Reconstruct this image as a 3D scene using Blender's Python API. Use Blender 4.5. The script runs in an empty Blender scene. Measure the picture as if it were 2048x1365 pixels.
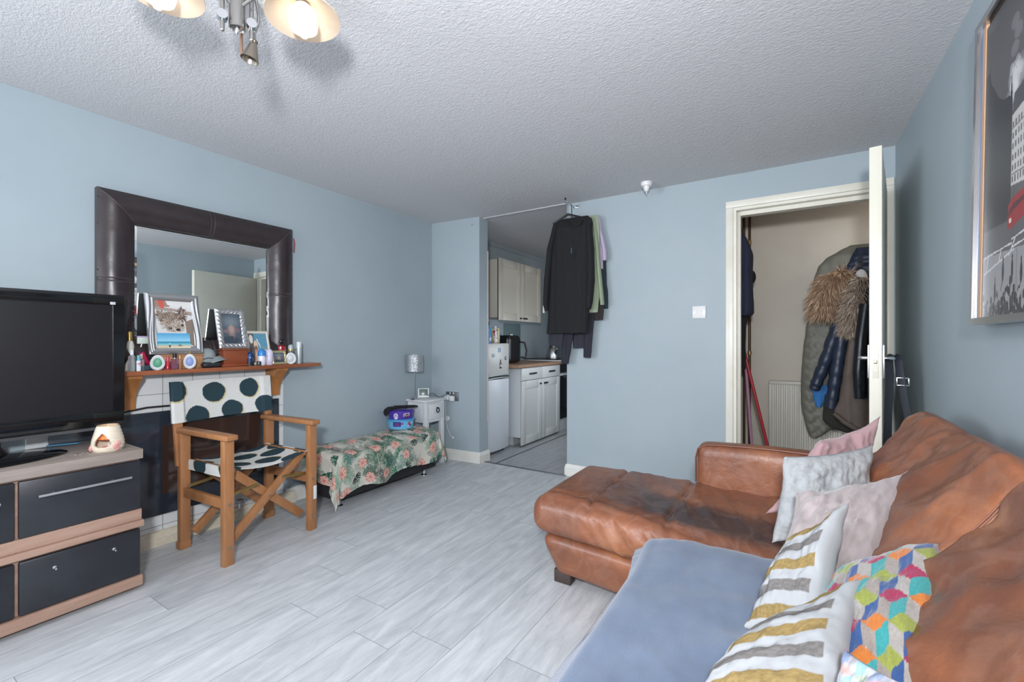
import bpy, bmesh, math, random
import numpy as np
from mathutils import Vector, Matrix, noise, Euler
random.seed(7)
rng = np.random.default_rng(5)
C = bpy.context.scene.collection
PI = math.pi
R = math.radians

def lin(h):
    if isinstance(h, str):
        h = h.lstrip('#')
        h = [int(h[i:i + 2], 16) / 255 for i in (0, 2, 4)]
    return tuple(c / 12.92 if c <= .04045 else ((c + .055) / 1.055) ** 2.4 for c in h)

# ---------------------------------------------------------------- materials
def mat(name, col, rough=.5, metal=0., var=None, bump=None, spec=.5, emit=None, alpha=None, trans=0., coat=0.,
        sheen=0., attr=None, stretch=(1, 1, 1)):
    m = bpy.data.materials.new(name)
    m.use_nodes = True
    nt = m.node_tree
    b = nt.nodes['Principled BSDF']
    col = lin(col)
    b.inputs['Base Color'].default_value = (*col, 1)
    b.inputs['Roughness'].default_value = rough
    b.inputs['Metallic'].default_value = metal
    b.inputs['Specular IOR Level'].default_value = spec
    b.inputs['Coat Weight'].default_value = coat
    b.inputs['Sheen Weight'].default_value = sheen
    b.inputs['Transmission Weight'].default_value = trans
    if alpha is not None:
        b.inputs['Alpha'].default_value = alpha
    if emit:
        b.inputs['Emission Color'].default_value = (*lin(emit[0]), 1)
        b.inputs['Emission Strength'].default_value = emit[1]
    L = nt.links.new
    src = None
    if attr:
        a = nt.nodes.new('ShaderNodeAttribute')
        a.attribute_name = attr
        src = a.outputs['Color']
        L(src, b.inputs['Base Color'])
    if var or bump:
        tc = nt.nodes.new('ShaderNodeTexCoord')
        mp = nt.nodes.new('ShaderNodeMapping')
        mp.inputs['Scale'].default_value = stretch
        L(tc.outputs['Object'], mp.inputs['Vector'])
    if var:                                   # (second colour, scale, low, high)
        n = nt.nodes.new('ShaderNodeTexNoise')
        n.inputs['Scale'].default_value = var[1]
        n.inputs['Detail'].default_value = 6
        n.inputs['Roughness'].default_value = .62
        L(mp.outputs['Vector'], n.inputs['Vector'])
        r = nt.nodes.new('ShaderNodeValToRGB')
        r.color_ramp.elements[0].position = var[2]
        r.color_ramp.elements[1].position = var[3]
        L(n.outputs['Fac'], r.inputs['Fac'])
        mx = nt.nodes.new('ShaderNodeMix')
        mx.data_type = 'RGBA'
        L(r.outputs['Color'], mx.inputs['Factor'])
        if src:
            L(src, mx.inputs['A'])
        else:
            mx.inputs['A'].default_value = (*col, 1)
        mx.inputs['B'].default_value = (*lin(var[0]), 1)
        L(mx.outputs['Result'], b.inputs['Base Color'])
    if bump:                                  # (scale, strength, distance)
        n2 = nt.nodes.new('ShaderNodeTexNoise')
        n2.inputs['Scale'].default_value = bump[0]
        n2.inputs['Detail'].default_value = 5
        L(mp.outputs['Vector'], n2.inputs['Vector'])
        bp = nt.nodes.new('ShaderNodeBump')
        bp.inputs['Strength'].default_value = bump[1]
        bp.inputs['Distance'].default_value = bump[2]
        L(n2.outputs['Fac'], bp.inputs['Height'])
        L(bp.outputs['Normal'], b.inputs['Normal'])
    return m

# ---------------------------------------------------------------- painting of printed patterns
class Canvas:
    """A printed pattern in real units; sampled into a colour attribute of the printed surface."""
    def __init__(s, w, h, res, bg):
        s.w, s.h, s.res = w, h, res
        s.nx, s.ny = int(w * res) + 1, int(h * res) + 1
        s.a = np.empty((s.ny, s.nx, 3))
        s.a[:] = lin(bg)
        s.X, s.Y = np.meshgrid(np.linspace(0, w, s.nx), np.linspace(0, h, s.ny))
    def put(s, mask, col, k=1.):
        s.a[mask] = s.a[mask] * (1 - k) + np.array(lin(col)) * k
    def win(s, x0, y0, x1, y1):
        i0, i1 = max(0, int(x0 / s.w * (s.nx - 1)) - 1), min(s.nx, int(x1 / s.w * (s.nx - 1)) + 3)
        j0, j1 = max(0, int(y0 / s.h * (s.ny - 1)) - 1), min(s.ny, int(y1 / s.h * (s.ny - 1)) + 3)
        if i1 <= i0 or j1 <= j0:
            return None
        return slice(j0, j1), slice(i0, i1)
    def putw(s, q, mask, col, k):
        v = s.a[q]
        v[mask] = v[mask] * (1 - k) + np.array(lin(col)) * k
    def ell(s, x, y, rx, ry, col, rot=0, k=1., wob=0.):
        c_, s_ = math.cos(rot), math.sin(rot)
        m = max(rx, ry) * (1.25 if wob else 1.05)
        q = s.win(x - m, y - m, x + m, y + m)
        if q is None:
            return
        dx, dy = s.X[q] - x, s.Y[q] - y
        u, v = (dx * c_ + dy * s_) / rx, (-dx * s_ + dy * c_) / ry
        rr = u * u + v * v
        if wob:
            th = np.arctan2(v, u)
            rr = rr * (1 + wob * np.sin(3 * th + x * 90) + wob * .6 * np.sin(5 * th + y * 70))
        s.putw(q, rr < 1, col, k)
    def poly(s, pts, col, k=1.):
        ins = np.zeros(s.X.shape, bool)
        n = len(pts)
        for i in range(n):
            x0, y0 = pts[i]
            x1, y1 = pts[(i + 1) % n]
            if y0 == y1:
                continue
            cond = ((y0 > s.Y) != (y1 > s.Y)) & (s.X < (x1 - x0) * (s.Y - y0) / (y1 - y0) + x0)
            ins ^= cond
        s.put(ins, col, k)
    def rect(s, x0, y0, x1, y1, col, k=1.):
        s.put((s.X >= x0) & (s.X <= x1) & (s.Y >= y0) & (s.Y <= y1), col, k)
    def line(s, x0, y0, x1, y1, w, col, k=1.):
        d = math.hypot(x1 - x0, y1 - y0) or 1e-9
        q = s.win(min(x0, x1) - w, min(y0, y1) - w, max(x0, x1) + w, max(y0, y1) + w)
        if q is None:
            return
        X, Y = s.X[q], s.Y[q]
        t = np.clip(((X - x0) * (x1 - x0) + (Y - y0) * (y1 - y0)) / d ** 2, 0, 1)
        s.putw(q, np.hypot(X - x0 - t * (x1 - x0), Y - y0 - t * (y1 - y0)) < w / 2, col, k)
    def grain(s, amt):
        s.a *= 1 + amt * (rng.random(s.a.shape[:2])[..., None] - .5)
    def at(s, u, v):                          # u, v in 0..1
        return s.a[min(s.ny - 1, max(0, int(v * (s.ny - 1) + .5))), min(s.nx - 1, max(0, int(u * (s.nx - 1) + .5)))]

# ---------------------------------------------------------------- meshes
LOCAL = {}
class B:
    def __init__(s):
        s.bm = bmesh.new()
        s.cl = None
    def _xf(s, vs, rot=None, loc=None):
        if rot is not None:
            bmesh.ops.transform(s.bm, matrix=rot, verts=vs)
        if loc is not None:
            bmesh.ops.translate(s.bm, vec=loc, verts=vs)
    def box(s, c, size, bev=0, rot=None, seg=2):
        g = bmesh.ops.create_cube(s.bm, size=1)
        vs = g['verts']
        bmesh.ops.scale(s.bm, vec=size, verts=vs)
        if bev:
            es = list({e for v in vs for e in v.link_edges})
            r = bmesh.ops.bevel(s.bm, geom=es, offset=bev, segments=seg, affect='EDGES', profile=.5)
            vs = list({v for f in r['faces'] for v in f.verts} | {v for v in vs if v.is_valid})
            seen = set(vs)
            st = list(vs)
            while st:
                v = st.pop()
                for e in v.link_edges:
                    o = e.other_vert(v)
                    if o not in seen:
                        seen.add(o)
                        st.append(o)
            vs = list(seen)
        s._xf(vs, rot, c)
        return s
    def bx(s, x0, y0, z0, x1, y1, z1, bev=0, seg=2):
        return s.box(((x0 + x1) / 2, (y0 + y1) / 2, (z0 + z1) / 2), (abs(x1 - x0), abs(y1 - y0), abs(z1 - z0)), bev, None, seg)
    def bar(s, p, q, w, h, bev=0, up=(0, 0, 1)):
        """rectangular bar from p to q: w across, h along up"""
        p, q = Vector(p), Vector(q)
        d = (q - p)
        z = d.normalized()
        x = Vector(up).cross(z)
        if x.length < 1e-6:
            x = Vector((1, 0, 0))
        x.normalize()
        y = z.cross(x)
        m = Matrix((x, y, z)).transposed().to_4x4()
        return s.box((p + q) / 2, (w, h, d.length), bev, m)
    def cyl(s, p, q, r0, r1=None, n=20, cap=True):
        p, q = Vector(p), Vector(q)
        r1 = r0 if r1 is None else r1
        d = q - p
        m = d.to_track_quat('Z', 'Y').to_matrix().to_4x4()
        g = bmesh.ops.create_cone(s.bm, cap_ends=cap, segments=n, radius1=max(r0, 1e-5), radius2=max(r1, 1e-5), depth=d.length)
        s._xf(g['verts'], m, (p + q) / 2)
        return s
    def sph(s, c, r, n=16, sc=(1, 1, 1), rot=None):
        g = bmesh.ops.create_uvsphere(s.bm, u_segments=n, v_segments=max(6, n // 2), radius=r)
        bmesh.ops.scale(s.bm, vec=sc, verts=g['verts'])
        s._xf(g['verts'], rot, c)
        return s
    def rings(s, rings, close=True, capa=True, capb=True):
        vr = [[s.bm.verts.new(p) for p in r] for r in rings]
        n = len(vr[0])
        for a, b in zip(vr, vr[1:]):
            for i in range(n if close else n - 1):
                j = (i + 1) % n
                try:
                    s.bm.faces.new((a[i], a[j], b[j], b[i]))
                except ValueError:
                    pass
        if capa and close:
            s.bm.faces.new(vr[0][::-1])
        if capb and close:
            s.bm.faces.new(vr[-1])
        return vr
    def lathe(s, prof, c=(0, 0, 0), n=24, rot=None, sx=1, sy=1, capa=True, capb=True):
        rs = []
        c = Vector(c)
        for r, z in prof:
            ring = []
            for i in range(n):
                a = 2 * PI * i / n
                v = Vector((r * math.cos(a) * sx, r * math.sin(a) * sy, z))
                if rot is not None:
                    v = rot @ v
                ring.append(v + c)
            rs.append(ring)
        s.rings(rs, True, capa, capb)
        return s
    def tube(s, pts, r, n=10, cap=True, flat=1., up=None):
        pts = [Vector(p) for p in pts]
        rr = r if isinstance(r, (list, tuple)) else [r] * len(pts)
        rs = []
        x = None
        for i, p in enumerate(pts):
            t = (pts[min(i + 1, len(pts) - 1)] - pts[max(i - 1, 0)]).normalized()
            if x is None:
                ref = Vector(up) if up else (Vector((0, 0, 1)) if abs(t.z) < .9 else Vector((1, 0, 0)))
                x = ref.cross(t).normalized()
            else:
                x = (x - t * x.dot(t)).normalized()
            y = t.cross(x)
            rs.append([p + (x * math.cos(a) + y * math.sin(a) * flat) * rr[i] for a in [2 * PI * k / n for k in range(n)]])
        s.rings(rs, True, cap, cap)
        return s
    def prism(s, pts, axis, a, b):
        """polygon extruded along axis 'x','y','z' from a to b; pts are the other two coordinates in order"""
        def v(p, t):
            if axis == 'x':
                return (t, p[0], p[1])
            if axis == 'y':
                return (p[0], t, p[1])
            return (p[0], p[1], t)
        s.rings([[v(p, a) for p in pts], [v(p, b) for p in pts]])
        return s
    def grid(s, f, nu, nv, col=None, closeu=False):
        vs = []
        cols = {}
        if col and s.cl is None:
            s.cl = s.bm.verts.layers.float_color.new('print')
        for j in range(nv + 1):
            row = []
            for i in range(nu + (0 if closeu else 1)):
                vt = s.bm.verts.new(f(i / nu, j / nv))
                if col:
                    cols[vt] = col(i / nu, j / nv)
                row.append(vt)
            vs.append(row)
        m = len(vs[0])
        for j in range(nv):
            for i in range(nu):
                k = (i + 1) % m
                s.bm.faces.new((vs[j][i], vs[j][k], vs[j + 1][k], vs[j + 1][i]))
        if col:
            for vt, c_ in cols.items():
                vt[s.cl] = (*c_, 1)
        return vs
    def skirt(s, off):
        """give an open sheet a thickness: solidify by offset along normals"""
        bmesh.ops.recalc_face_normals(s.bm, faces=s.bm.faces)
        bmesh.ops.solidify(s.bm, geom=list(s.bm.faces), thickness=off)
        return s
    def rbox(s, x0, y0, z0, x1, y1, z1, r=.05, res=.02, f=None, wear=None):
        """soft upholstered block: dense box with round edges, then reshaped by f(point, unit position)"""
        h = Vector(((x1 - x0) / 2, (y1 - y0) / 2, (z1 - z0) / 2))
        c = Vector(((x0 + x1) / 2, (y0 + y1) / 2, (z0 + z1) / 2))
        n = [max(4, int(2 * k / res)) for k in h]
        ver = {}
        if wear and s.cl is None:
            s.cl = s.bm.verts.layers.float_color.new('print')
        def key(i, j, k):
            t = (i, j, k)
            if t not in ver:
                u = Vector((2 * i / n[0] - 1, 2 * j / n[1] - 1, 2 * k / n[2] - 1))
                p = Vector(u[a] * h[a] for a in range(3))
                q = Vector(max(-(h[a] - r), min(h[a] - r, p[a])) for a in range(3))
                d = p - q
                if d.length > 1e-9:
                    mx = max(abs(d[0]), abs(d[1]), abs(d[2]))
                    p = q + d.normalized() * mx
                p = p + c
                if f:
                    p = f(p, u)
                ver[t] = s.bm.verts.new(p)
                if wear:
                    w = wear(p, u)
                    ver[t][s.cl] = (w, w, w, 1)
            return ver[t]
        for ax in range(3):
            a, b = [(1, 2), (2, 0), (0, 1)][ax]
            for side in (0, n[ax]):
                for i in range(n[a]):
                    for j in range(n[b]):
                        def g(di, dj):
                            t = [0, 0, 0]
                            t[ax], t[a], t[b] = side, i + di, j + dj
                            return key(*t)
                        q = (g(0, 0), g(1, 0), g(1, 1), g(0, 1))
                        s.bm.faces.new(q if side else q[::-1])
        return s
    def obj(s, name, m, parent=None, ang=35, smooth=True, fix=True):
        me = bpy.data.meshes.new(name)
        if fix:
            bmesh.ops.recalc_face_normals(s.bm, faces=s.bm.faces)
        s.bm.to_mesh(me)
        s.bm.free()
        if smooth:
            me.polygons.foreach_set('use_smooth', [True] * len(me.polygons))
            me.set_sharp_from_angle(angle=R(ang))
        for k in (m if isinstance(m, list) else [m]):
            me.materials.append(k)
        o = bpy.data.objects.new(name, me)
        C.objects.link(o)
        if parent is not None:
            put(o, parent)
        return o

ORIG = {}
def put(o, parent):
    o.parent = parent
    root = parent
    if root.name in LOCAL:
        LOCAL[o.name] = True
        return
    o.matrix_parent_inverse = ORIG.get(parent.name, Matrix()).inverted()

def thing(name, label, cat, loc=(0, 0, 0), group=None, rotz=0, local=False, kind=None):
    o = bpy.data.objects.new(name, None)
    o.empty_display_size = .05
    C.objects.link(o)
    o.location = loc
    o.rotation_euler = (0, 0, rotz)
    ORIG[o.name] = Matrix.LocRotScale(Vector(loc), Euler((0, 0, rotz)), None)
    if local:
        LOCAL[o.name] = True
    if kind:
        o['kind'] = kind
    if label:
        o['label'] = label
    if cat:
        o['category'] = cat
    if group:
        o['group'] = group
    return o
def tag(o, label, cat, group=None, kind=None):
    o['label'] = label
    o['category'] = cat
    if group:
        o['group'] = group
    if kind:
        o['kind'] = kind
    return o
def struct(o, label=None):
    o['kind'] = 'structure'
    if label:
        o['label'] = label
    return o
def sm(a, b, x):
    t = max(0., min(1., (x - a) / (b - a)))
    return t * t * (3 - 2 * t)
def nz(x, y, z=0.):
    return noise.noise(Vector((x, y, z)))
def fbm(x, y, z=0., o=3):
    return sum(noise.noise(Vector((x, y, z)) * 2 ** k) / 2 ** k for k in range(o))
def lamp(name, loc, e, r, col):
    l = bpy.data.lights.new(name, 'POINT')
    l.energy = e
    l.shadow_soft_size = r
    l.color = lin(col)
    o = bpy.data.objects.new(name, l)
    C.objects.link(o)
    o.location = loc

# ================================================================ setting
ZC = 2.30
XL, XR, YP = -3.0, .533, 3.44
m_wall = mat('wall_blue_paint', '#a1aeb4', .6, var=('#99a7ae', 1.3, .35, .75), bump=(60, .08, .004))
m_hall = mat('hall_cream_paint', '#d8d2c6', .7, var=('#cbc3b4', 1.1, .35, .75), bump=(50, .06, .003))
m_white = mat('cream_gloss_paint', '#dedcd0', .35, var=('#d2cdbb', 5, .45, .8))
m_skirt = mat('skirting_gloss', '#dcdcd6', .4, var=('#cfc9b8', 7, .5, .8))

def ceiling_mat():
    m = mat('ceiling_textured_plaster', '#c7c7c9', .85)
    nt = m.node_tree
    L = nt.links.new
    tc = nt.nodes.new('ShaderNodeTexCoord')
    mp = nt.nodes.new('ShaderNodeMapping')
    mp.inputs['Scale'].default_value = (1, 1.7, 1)
    mp.inputs['Rotation'].default_value = (0, 0, R(25))
    L(tc.outputs['Object'], mp.inputs['Vector'])
    n = nt.nodes.new('ShaderNodeTexNoise')
    n.inputs['Scale'].default_value = 58
    n.inputs['Detail'].default_value = 4
    n.inputs['Distortion'].default_value = .8
    L(mp.outputs['Vector'], n.inputs['Vector'])
    r = nt.nodes.new('ShaderNodeValToRGB')
    r.color_ramp.elements[0].position = .38
    r.color_ramp.elements[1].position = .66
    L(n.outputs['Fac'], r.inputs['Fac'])
    b = nt.nodes.new('ShaderNodeBump')
    b.inputs['Strength'].default_value = .24
    b.inputs['Distance'].default_value = .008
    L(r.outputs['Color'], b.inputs['Height'])
    L(b.outputs['Normal'], nt.nodes['Principled BSDF'].inputs['Normal'])
    return m
m_ceil = ceiling_mat()

def floor_mat(name='floor_grey_planks', w=.195, length=1.25, tint=1.):
    m = mat(name, '#c4c8cc', .42)
    nt = m.node_tree
    L = nt.links.new
    N = nt.nodes.new
    tc = N('ShaderNodeTexCoord')
    sep = N('ShaderNodeSeparateXYZ')
    L(tc.outputs['Object'], sep.inputs[0])
    def math_(op, a, b=None):
        n = N('ShaderNodeMath')
        n.operation = op
        for i, v in enumerate((a, b)):
            if v is None:
                continue
            if isinstance(v, (int, float)):
                n.inputs[i].default_value = v
            else:
                L(v, n.inputs[i])
        return n.outputs[0]
    xs = math_('DIVIDE', math_('ADD', sep.outputs['X'], 10.03), w)
    ix = math_('FLOOR', xs)
    fx = math_('FRACT', xs)
    off = math_('FRACT', math_('MULTIPLY', math_('SINE', math_('MULTIPLY', ix, 12.9898)), 437.58))
    ys = math_('ADD', math_('DIVIDE', math_('ADD', sep.outputs['Y'], 10), length), off)
    iy = math_('FLOOR', ys)
    fy = math_('FRACT', ys)
    ex = math_('MULTIPLY', math_('MINIMUM', fx, math_('SUBTRACT', 1, fx)), w)
    ey = math_('MULTIPLY', math_('MINIMUM', fy, math_('SUBTRACT', 1, fy)), length)
    edge = math_('MINIMUM', ex, ey)
    gap = math_('LESS_THAN', edge, .0013)
    idn = N('ShaderNodeCombineXYZ')
    L(ix, idn.inputs[0])
    L(iy, idn.inputs[1])
    wn = N('ShaderNodeTexWhiteNoise')
    wn.noise_dimensions = '2D'
    L(idn.outputs[0], wn.inputs['Vector'])
    # grain stretched along the plank, shifted per plank
    cmb = N('ShaderNodeCombineXYZ')
    L(math_('MULTIPLY', sep.outputs['X'], 9), cmb.inputs[0])
    L(math_('ADD', math_('MULTIPLY', sep.outputs['Y'], 1.6), math_('MULTIPLY', wn.outputs['Value'], 40)), cmb.inputs[1])
    g = N('ShaderNodeTexNoise')
    g.inputs['Scale'].default_value = 2.4
    g.inputs['Detail'].default_value = 8
    g.inputs['Roughness'].default_value = .66
    g.inputs['Distortion'].default_value = .6
    L(cmb.outputs[0], g.inputs['Vector'])
    r = N('ShaderNodeValToRGB')
    e = r.color_ramp.elements
    e[0].position, e[0].color = .3, (*[c * tint for c in lin('#afb3b7')], 1)
    e[1].position, e[1].color = .7, (*[c * tint for c in lin('#d6d9db')], 1)
    k = e.new(.5)
    k.color = (*[c * tint for c in lin('#c3c7ca')], 1)
    L(g.outputs['Fac'], r.inputs['Fac'])
    hv = N('ShaderNodeHueSaturation')
    L(r.outputs['Color'], hv.inputs['Color'])
    L(math_('ADD', math_('MULTIPLY', wn.outputs['Value'], .12), .94), hv.inputs['Value'])
    # fine dark scuffs
    sc = N('ShaderNodeTexNoise')
    sc.inputs['Scale'].default_value = 16
    sc.inputs['Detail'].default_value = 5
    L(cmb.outputs[0], sc.inputs['Vector'])
    r2 = N('ShaderNodeValToRGB')
    r2.color_ramp.elements[0].position = .62
    r2.color_ramp.elements[1].position = .8
    L(sc.outputs['Fac'], r2.inputs['Fac'])
    m1 = N('ShaderNodeMix')
    m1.data_type = 'RGBA'
    L(math_('MULTIPLY', r2.outputs['Color'], .45), m1.inputs['Factor'])
    L(hv.outputs['Color'], m1.inputs['A'])
    m1.inputs['B'].default_value = (*lin('#8d8c8c'), 1)
    m2 = N('ShaderNodeMix')
    m2.data_type = 'RGBA'
    L(math_('MULTIPLY', gap, .75), m2.inputs['Factor'])
    L(m1.outputs['Result'], m2.inputs['A'])
    m2.inputs['B'].default_value = (*lin('#6f7174'), 1)
    b = nt.nodes['Principled BSDF']
    L(m2.outputs['Result'], b.inputs['Base Color'])
    bp = N('ShaderNodeBump')
    bp.inputs['Strength'].default_value = .25
    bp.inputs['Distance'].default_value = .002
    L(math_('SUBTRACT', g.outputs['Fac'], math_('MULTIPLY', gap, .8)), bp.inputs['Height'])
    L(bp.outputs['Normal'], b.inputs['Normal'])
    return m
m_floor = floor_mat(tint=.92)
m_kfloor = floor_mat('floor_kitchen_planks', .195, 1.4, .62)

struct(B().bx(-3.1, -3.7, -.1, XR + .1, 3.42, 0).obj('floor', m_floor, smooth=False))
f2 = B()
f2.bx(-3.1, 3.42, -.1, -1.5, 6.3, 0)
f2.bx(-.48, 3.42, -.1, 1.4, 4.6, 0)
struct(f2.obj('floor', m_kfloor, smooth=False), 'darker grey plank floor beyond the kitchen opening')
struct(B().bx(-2.44, 3.405, 0, -1.6, 3.425, .006, .002).obj('trim_1', mat('threshold_strip', '#6d7075', .4, .6)), 'thin dark threshold strip under the kitchen opening')
struct(B().bx(-2.325, 3.43, 0, -2.31, 6.2, .004, .001).obj('trim_2', mat('dark_floor_strip', '#5c5e62', .5)), 'thin dark strip along the kitchen floor')
struct(B().bx(-3.1, -3.7, ZC, 1.4, 6.3, ZC + .1).obj('ceiling', m_ceil, smooth=False))
struct(B().bx(-2.46, 3.405, ZC - .006, -1.6, 3.44, ZC + .002, .003).obj('trim_3', m_ceil), 'plaster ridge across the ceiling at the kitchen opening')
vy0, vy1, vz0, vz1 = -3.0, -1.0, .75, 2.12
q = B()
q.bx(-3.1, vy1, 0, XL, 6.3, ZC)
q.bx(-3.1, -3.7, 0, XL, vy0, ZC)
q.bx(-3.1, vy0, 0, XL, vy1, vz0)
q.bx(-3.1, vy0, vz1, XL, vy1, ZC)
struct(q.obj('wall_left', m_wall, smooth=False))
w = struct(thing('window_2', None, None, (-3.05, (vy0 + vy1) / 2, vz0)))
wf = B()
for y in (vy0, (vy0 + vy1) / 2 - .03, vy1 - .06):
    wf.bx(-3.08, y, vz0, -3.02, y + .06, vz1, .006)
for z in (vz0, vz1 - .06):
    wf.bx(-3.08, vy0, z, -3.02, vy1, z + .06, .006)
wf.obj('frame', m_white, w)
B().bx(-3.03, vy0 - .03, vz0 - .03, -2.88, vy1 + .03, vz0, .006).obj('sill', m_white, w)
struct(B().bx(XR, -3.7, 0, XR + .1, YP + .1, ZC).obj('wall_right', m_wall, smooth=False))
stub = B().prism([(XL - .02, 3.305), (-2.449, 3.345), (-2.449, 3.48), (XL - .02, 3.48)], 'z', 0, ZC)
struct(stub.obj('wall_stub', m_wall, smooth=False), 'short blue wall beside the kitchen opening')
p = B()
p.bx(-1.6, YP, 0, -.335, YP + .1, ZC)
p.bx(-.335, YP, 2.06, .5, YP + .1, ZC)
p.bx(.5, YP, 0, XR, YP + .1, ZC)
struct(p.obj('wall_back', m_wall, smooth=False))
# kitchen and hall shells
struct(B().bx(-1.6, YP + .1, 0, -1.5, 6.2, ZC).obj('wall_kitchen_right', m_wall, smooth=False))
struct(B().bx(-3.0, 6.2, 0, -1.5, 6.3, ZC).obj('wall_kitchen_back', m_wall, smooth=False))
struct(B().bx(-.48, YP + .1, 0, -.39, 4.5, ZC).obj('wall_hall_left', m_hall, smooth=False))
struct(B().bx(-.48, 4.5, 0, 1.4, 4.6, ZC).obj('wall_hall_back', m_hall, smooth=False))
struct(B().bx(1.3, YP + .1, 0, 1.4, 4.5, ZC).obj('wall_hall_right', m_hall, smooth=False))
struct(B().bx(XR, YP + .04, 0, 1.3, YP + .1, ZC).obj('wall_hall_front', m_hall, smooth=False))
# wall behind the photographer with its window
wx0, wx1, wz0, wz1 = -2.6, .1, .45, 2.16
q = B()
q.bx(XL, -3.7, 0, wx0, -3.6, ZC)
q.bx(wx1, -3.7, 0, XR, -3.6, ZC)
q.bx(wx0, -3.7, 0, wx1, -3.6, wz0)
q.bx(wx0, -3.7, wz1, wx1, -3.6, ZC)
struct(q.obj('wall_front', m_wall, smooth=False))
w = struct(thing('window_1', None, None, ((wx0 + wx1) / 2, -3.65, wz0)))
wf = B()
for x in (wx0, (wx0 + wx1) / 2 - .03, wx1 - .06):
    wf.bx(x, -3.68, wz0, x + .06, -3.62, wz1, .006)
for z in (wz0, wz1 - .06):
    wf.bx(wx0, -3.68, z, wx1, -3.62, z + .06, .006)
wf.obj('frame', m_white, w)
B().bx(wx0 - .03, -3.63, wz0 - .03, wx1 + .03, -3.48, wz0, .006).obj('sill', m_white, w)
w = struct(thing('kitchen_fill_surround', None, None, (-1.61, 4.3, .58)))  # unseen frame added round the kitchen fill light; the wall stays solid
wf = B()
for y in (3.64, 4.90):
    wf.bx(-1.62, y, .56, -1.6, y + .06, 1.44, .004)
for z in (.54, 1.40):
    wf.bx(-1.62, 3.64, z, -1.6, 4.96, z + .06, .004)
wf.obj('frame', m_white, w)
# kitchen cornice
cv = B().prism([(XL, ZC), (XL + .035, ZC), (XL + .028, ZC - .012), (XL + .01, ZC - .032), (XL, ZC - .038)], 'y', 3.48, 6.2)
struct(cv.obj('trim_4', m_wall), 'narrow blue cornice along the kitchen ceiling')
# skirtings
def skirt(name, pts, h=.1, t=.016):
    """board profile along a polyline on the floor; the wall lies to the left of the walk"""
    prof = [(0, 0), (t, 0), (t, h - .03), (t - .004, h - .022), (t - .006, h - .012), (t - .012, h), (0, h)]
    b = B()
    for (x0, y0), (x1, y1) in zip(pts, pts[1:]):
        d = Vector((x1 - x0, y1 - y0, 0)).normalized()
        n = Vector((d.y, -d.x, 0))
        b.rings([[(x + n.x * a, y + n.y * a, z) for a, z in prof] for x, y in ((x0 - d.x * .0, y0), (x1 + d.x * t, y1 + d.y * t))])
    return struct(b.obj(name, m_skirt, ang=25))
skirt('baseboard_stub', [(XL, 3.305), (-2.449, 3.345), (-2.449, 3.48)])
skirt('baseboard_back', [(-1.6, 3.54), (-1.6, YP), (-.378, YP)])
skirt('baseboard_left', [(XL, 1.8), (XL, 3.30)])
# door case
tr = B()
tr.bx(-.378, YP - .014, 0, -.332, YP + .002, 2.066, .003)
tr.bx(.478, YP - .014, 0, .526, YP + .002, 2.066, .003)
tr.bx(-.378, YP - .014, 2.0662, .526, YP + .002, 2.112, .003)
struct(tr.obj('trim_5', m_white), 'cream door architrave on the partition')
ln = B()
ln.bx(-.332, YP - .004, 0, -.312, YP + .11, 2.0655)
ln.bx(.456, YP - .004, 0, .478, YP + .11, 2.0655)
ln.bx(-.3119, YP - .0042, 2.046, .4559, YP + .11, 2.0655)
ln.bx(-.3118, YP + .045, 0, -.29, YP + .109, 2.0455)
ln.bx(.434, YP + .045, 0, .4558, YP + .109, 2.0455)
ln.bx(-.2899, YP + .0452, 2.018, .4339, YP + .109, 2.0457)
struct(ln.obj('trim_6', m_white, smooth=False), 'cream door lining with a rebated stop')

# the open door
hx, hy = .448, 3.425
da = math.atan2(2.547 - hy, .302 - hx + .0)          # direction hinge -> leading edge (left face)
dl = .845
dd = Vector((math.cos(da), math.sin(da), 0))
dn = Vector((-dd.y, dd.x, 0))                          # across the thickness
if dn.x < 0:
    dn = -dn
drot = Matrix((dd, dn, Vector((0, 0, 1)))).transposed().to_4x4()
door = struct(thing('door_1', 'cream flush door standing open into the room', None, (hx, hy, 0)))
dtop = 2.022
def dpt(a, b, z):
    return Vector((hx, hy, z)) + dd * a + dn * b
m_door = mat('door_cream_gloss', '#dcdacd', .32, var=('#d2cfbd', 3, .4, .8))
m_doorface = mat('door_face_cream', '#d3cdb9', .4, var=('#c6bea6', 2.5, .4, .8))
B().box(dpt(dl / 2, .023, .008 + dtop / 2), (dl, .046, dtop - .008), .003, drot).obj('leaf', m_door, door)
m_chrome = mat('polished_chrome', '#d8dadd', .18, 1.)
m_satin = mat('satin_steel', '#b4b6b9', .36, 1.)
B().box(dpt(dl + .0006, .023, 1.045), (.002, .022, .15), .0006, drot).obj('latch_plate', m_door, door)
lb = B().box(dpt(dl + .003, .023, 1.045), (.008, .012, .018), .003, drot)
for z in (1.085, 1.008):
    lb.cyl(dpt(dl, .023, z), dpt(dl + .003, .023, z), .004, n=10)
lb.obj('latch_bolt', mat('latch_brass_dull', '#b8b2a0', .35, .8), door)
for sgn, nm in ((1, 'right'), (-1, 'left')):
    b0 = .046 if sgn > 0 else 0
    pl = B().box(dpt(dl - .06, b0 + sgn * .004, 1.045), (.042, .008, .155), .002, drot)
    po = pl.obj('handle_plate', mat('handle_plate_aluminium', '#c9cbd0', .3, .9) if sgn > 0 else m_satin, door)
    h = B()
    h.tube([dpt(dl - .06, b0, 1.06), dpt(dl - .06, b0 + sgn * .026, 1.06), dpt(dl - .066, b0 + sgn * .036, 1.06),
            dpt(dl - .085, b0 + sgn * .038, 1.06), dpt(dl - .165, b0 + sgn * .038, 1.058)], [.009, .009, .0095, .009, .008], 12)
    h.obj('lever', m_chrome, po)
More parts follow.
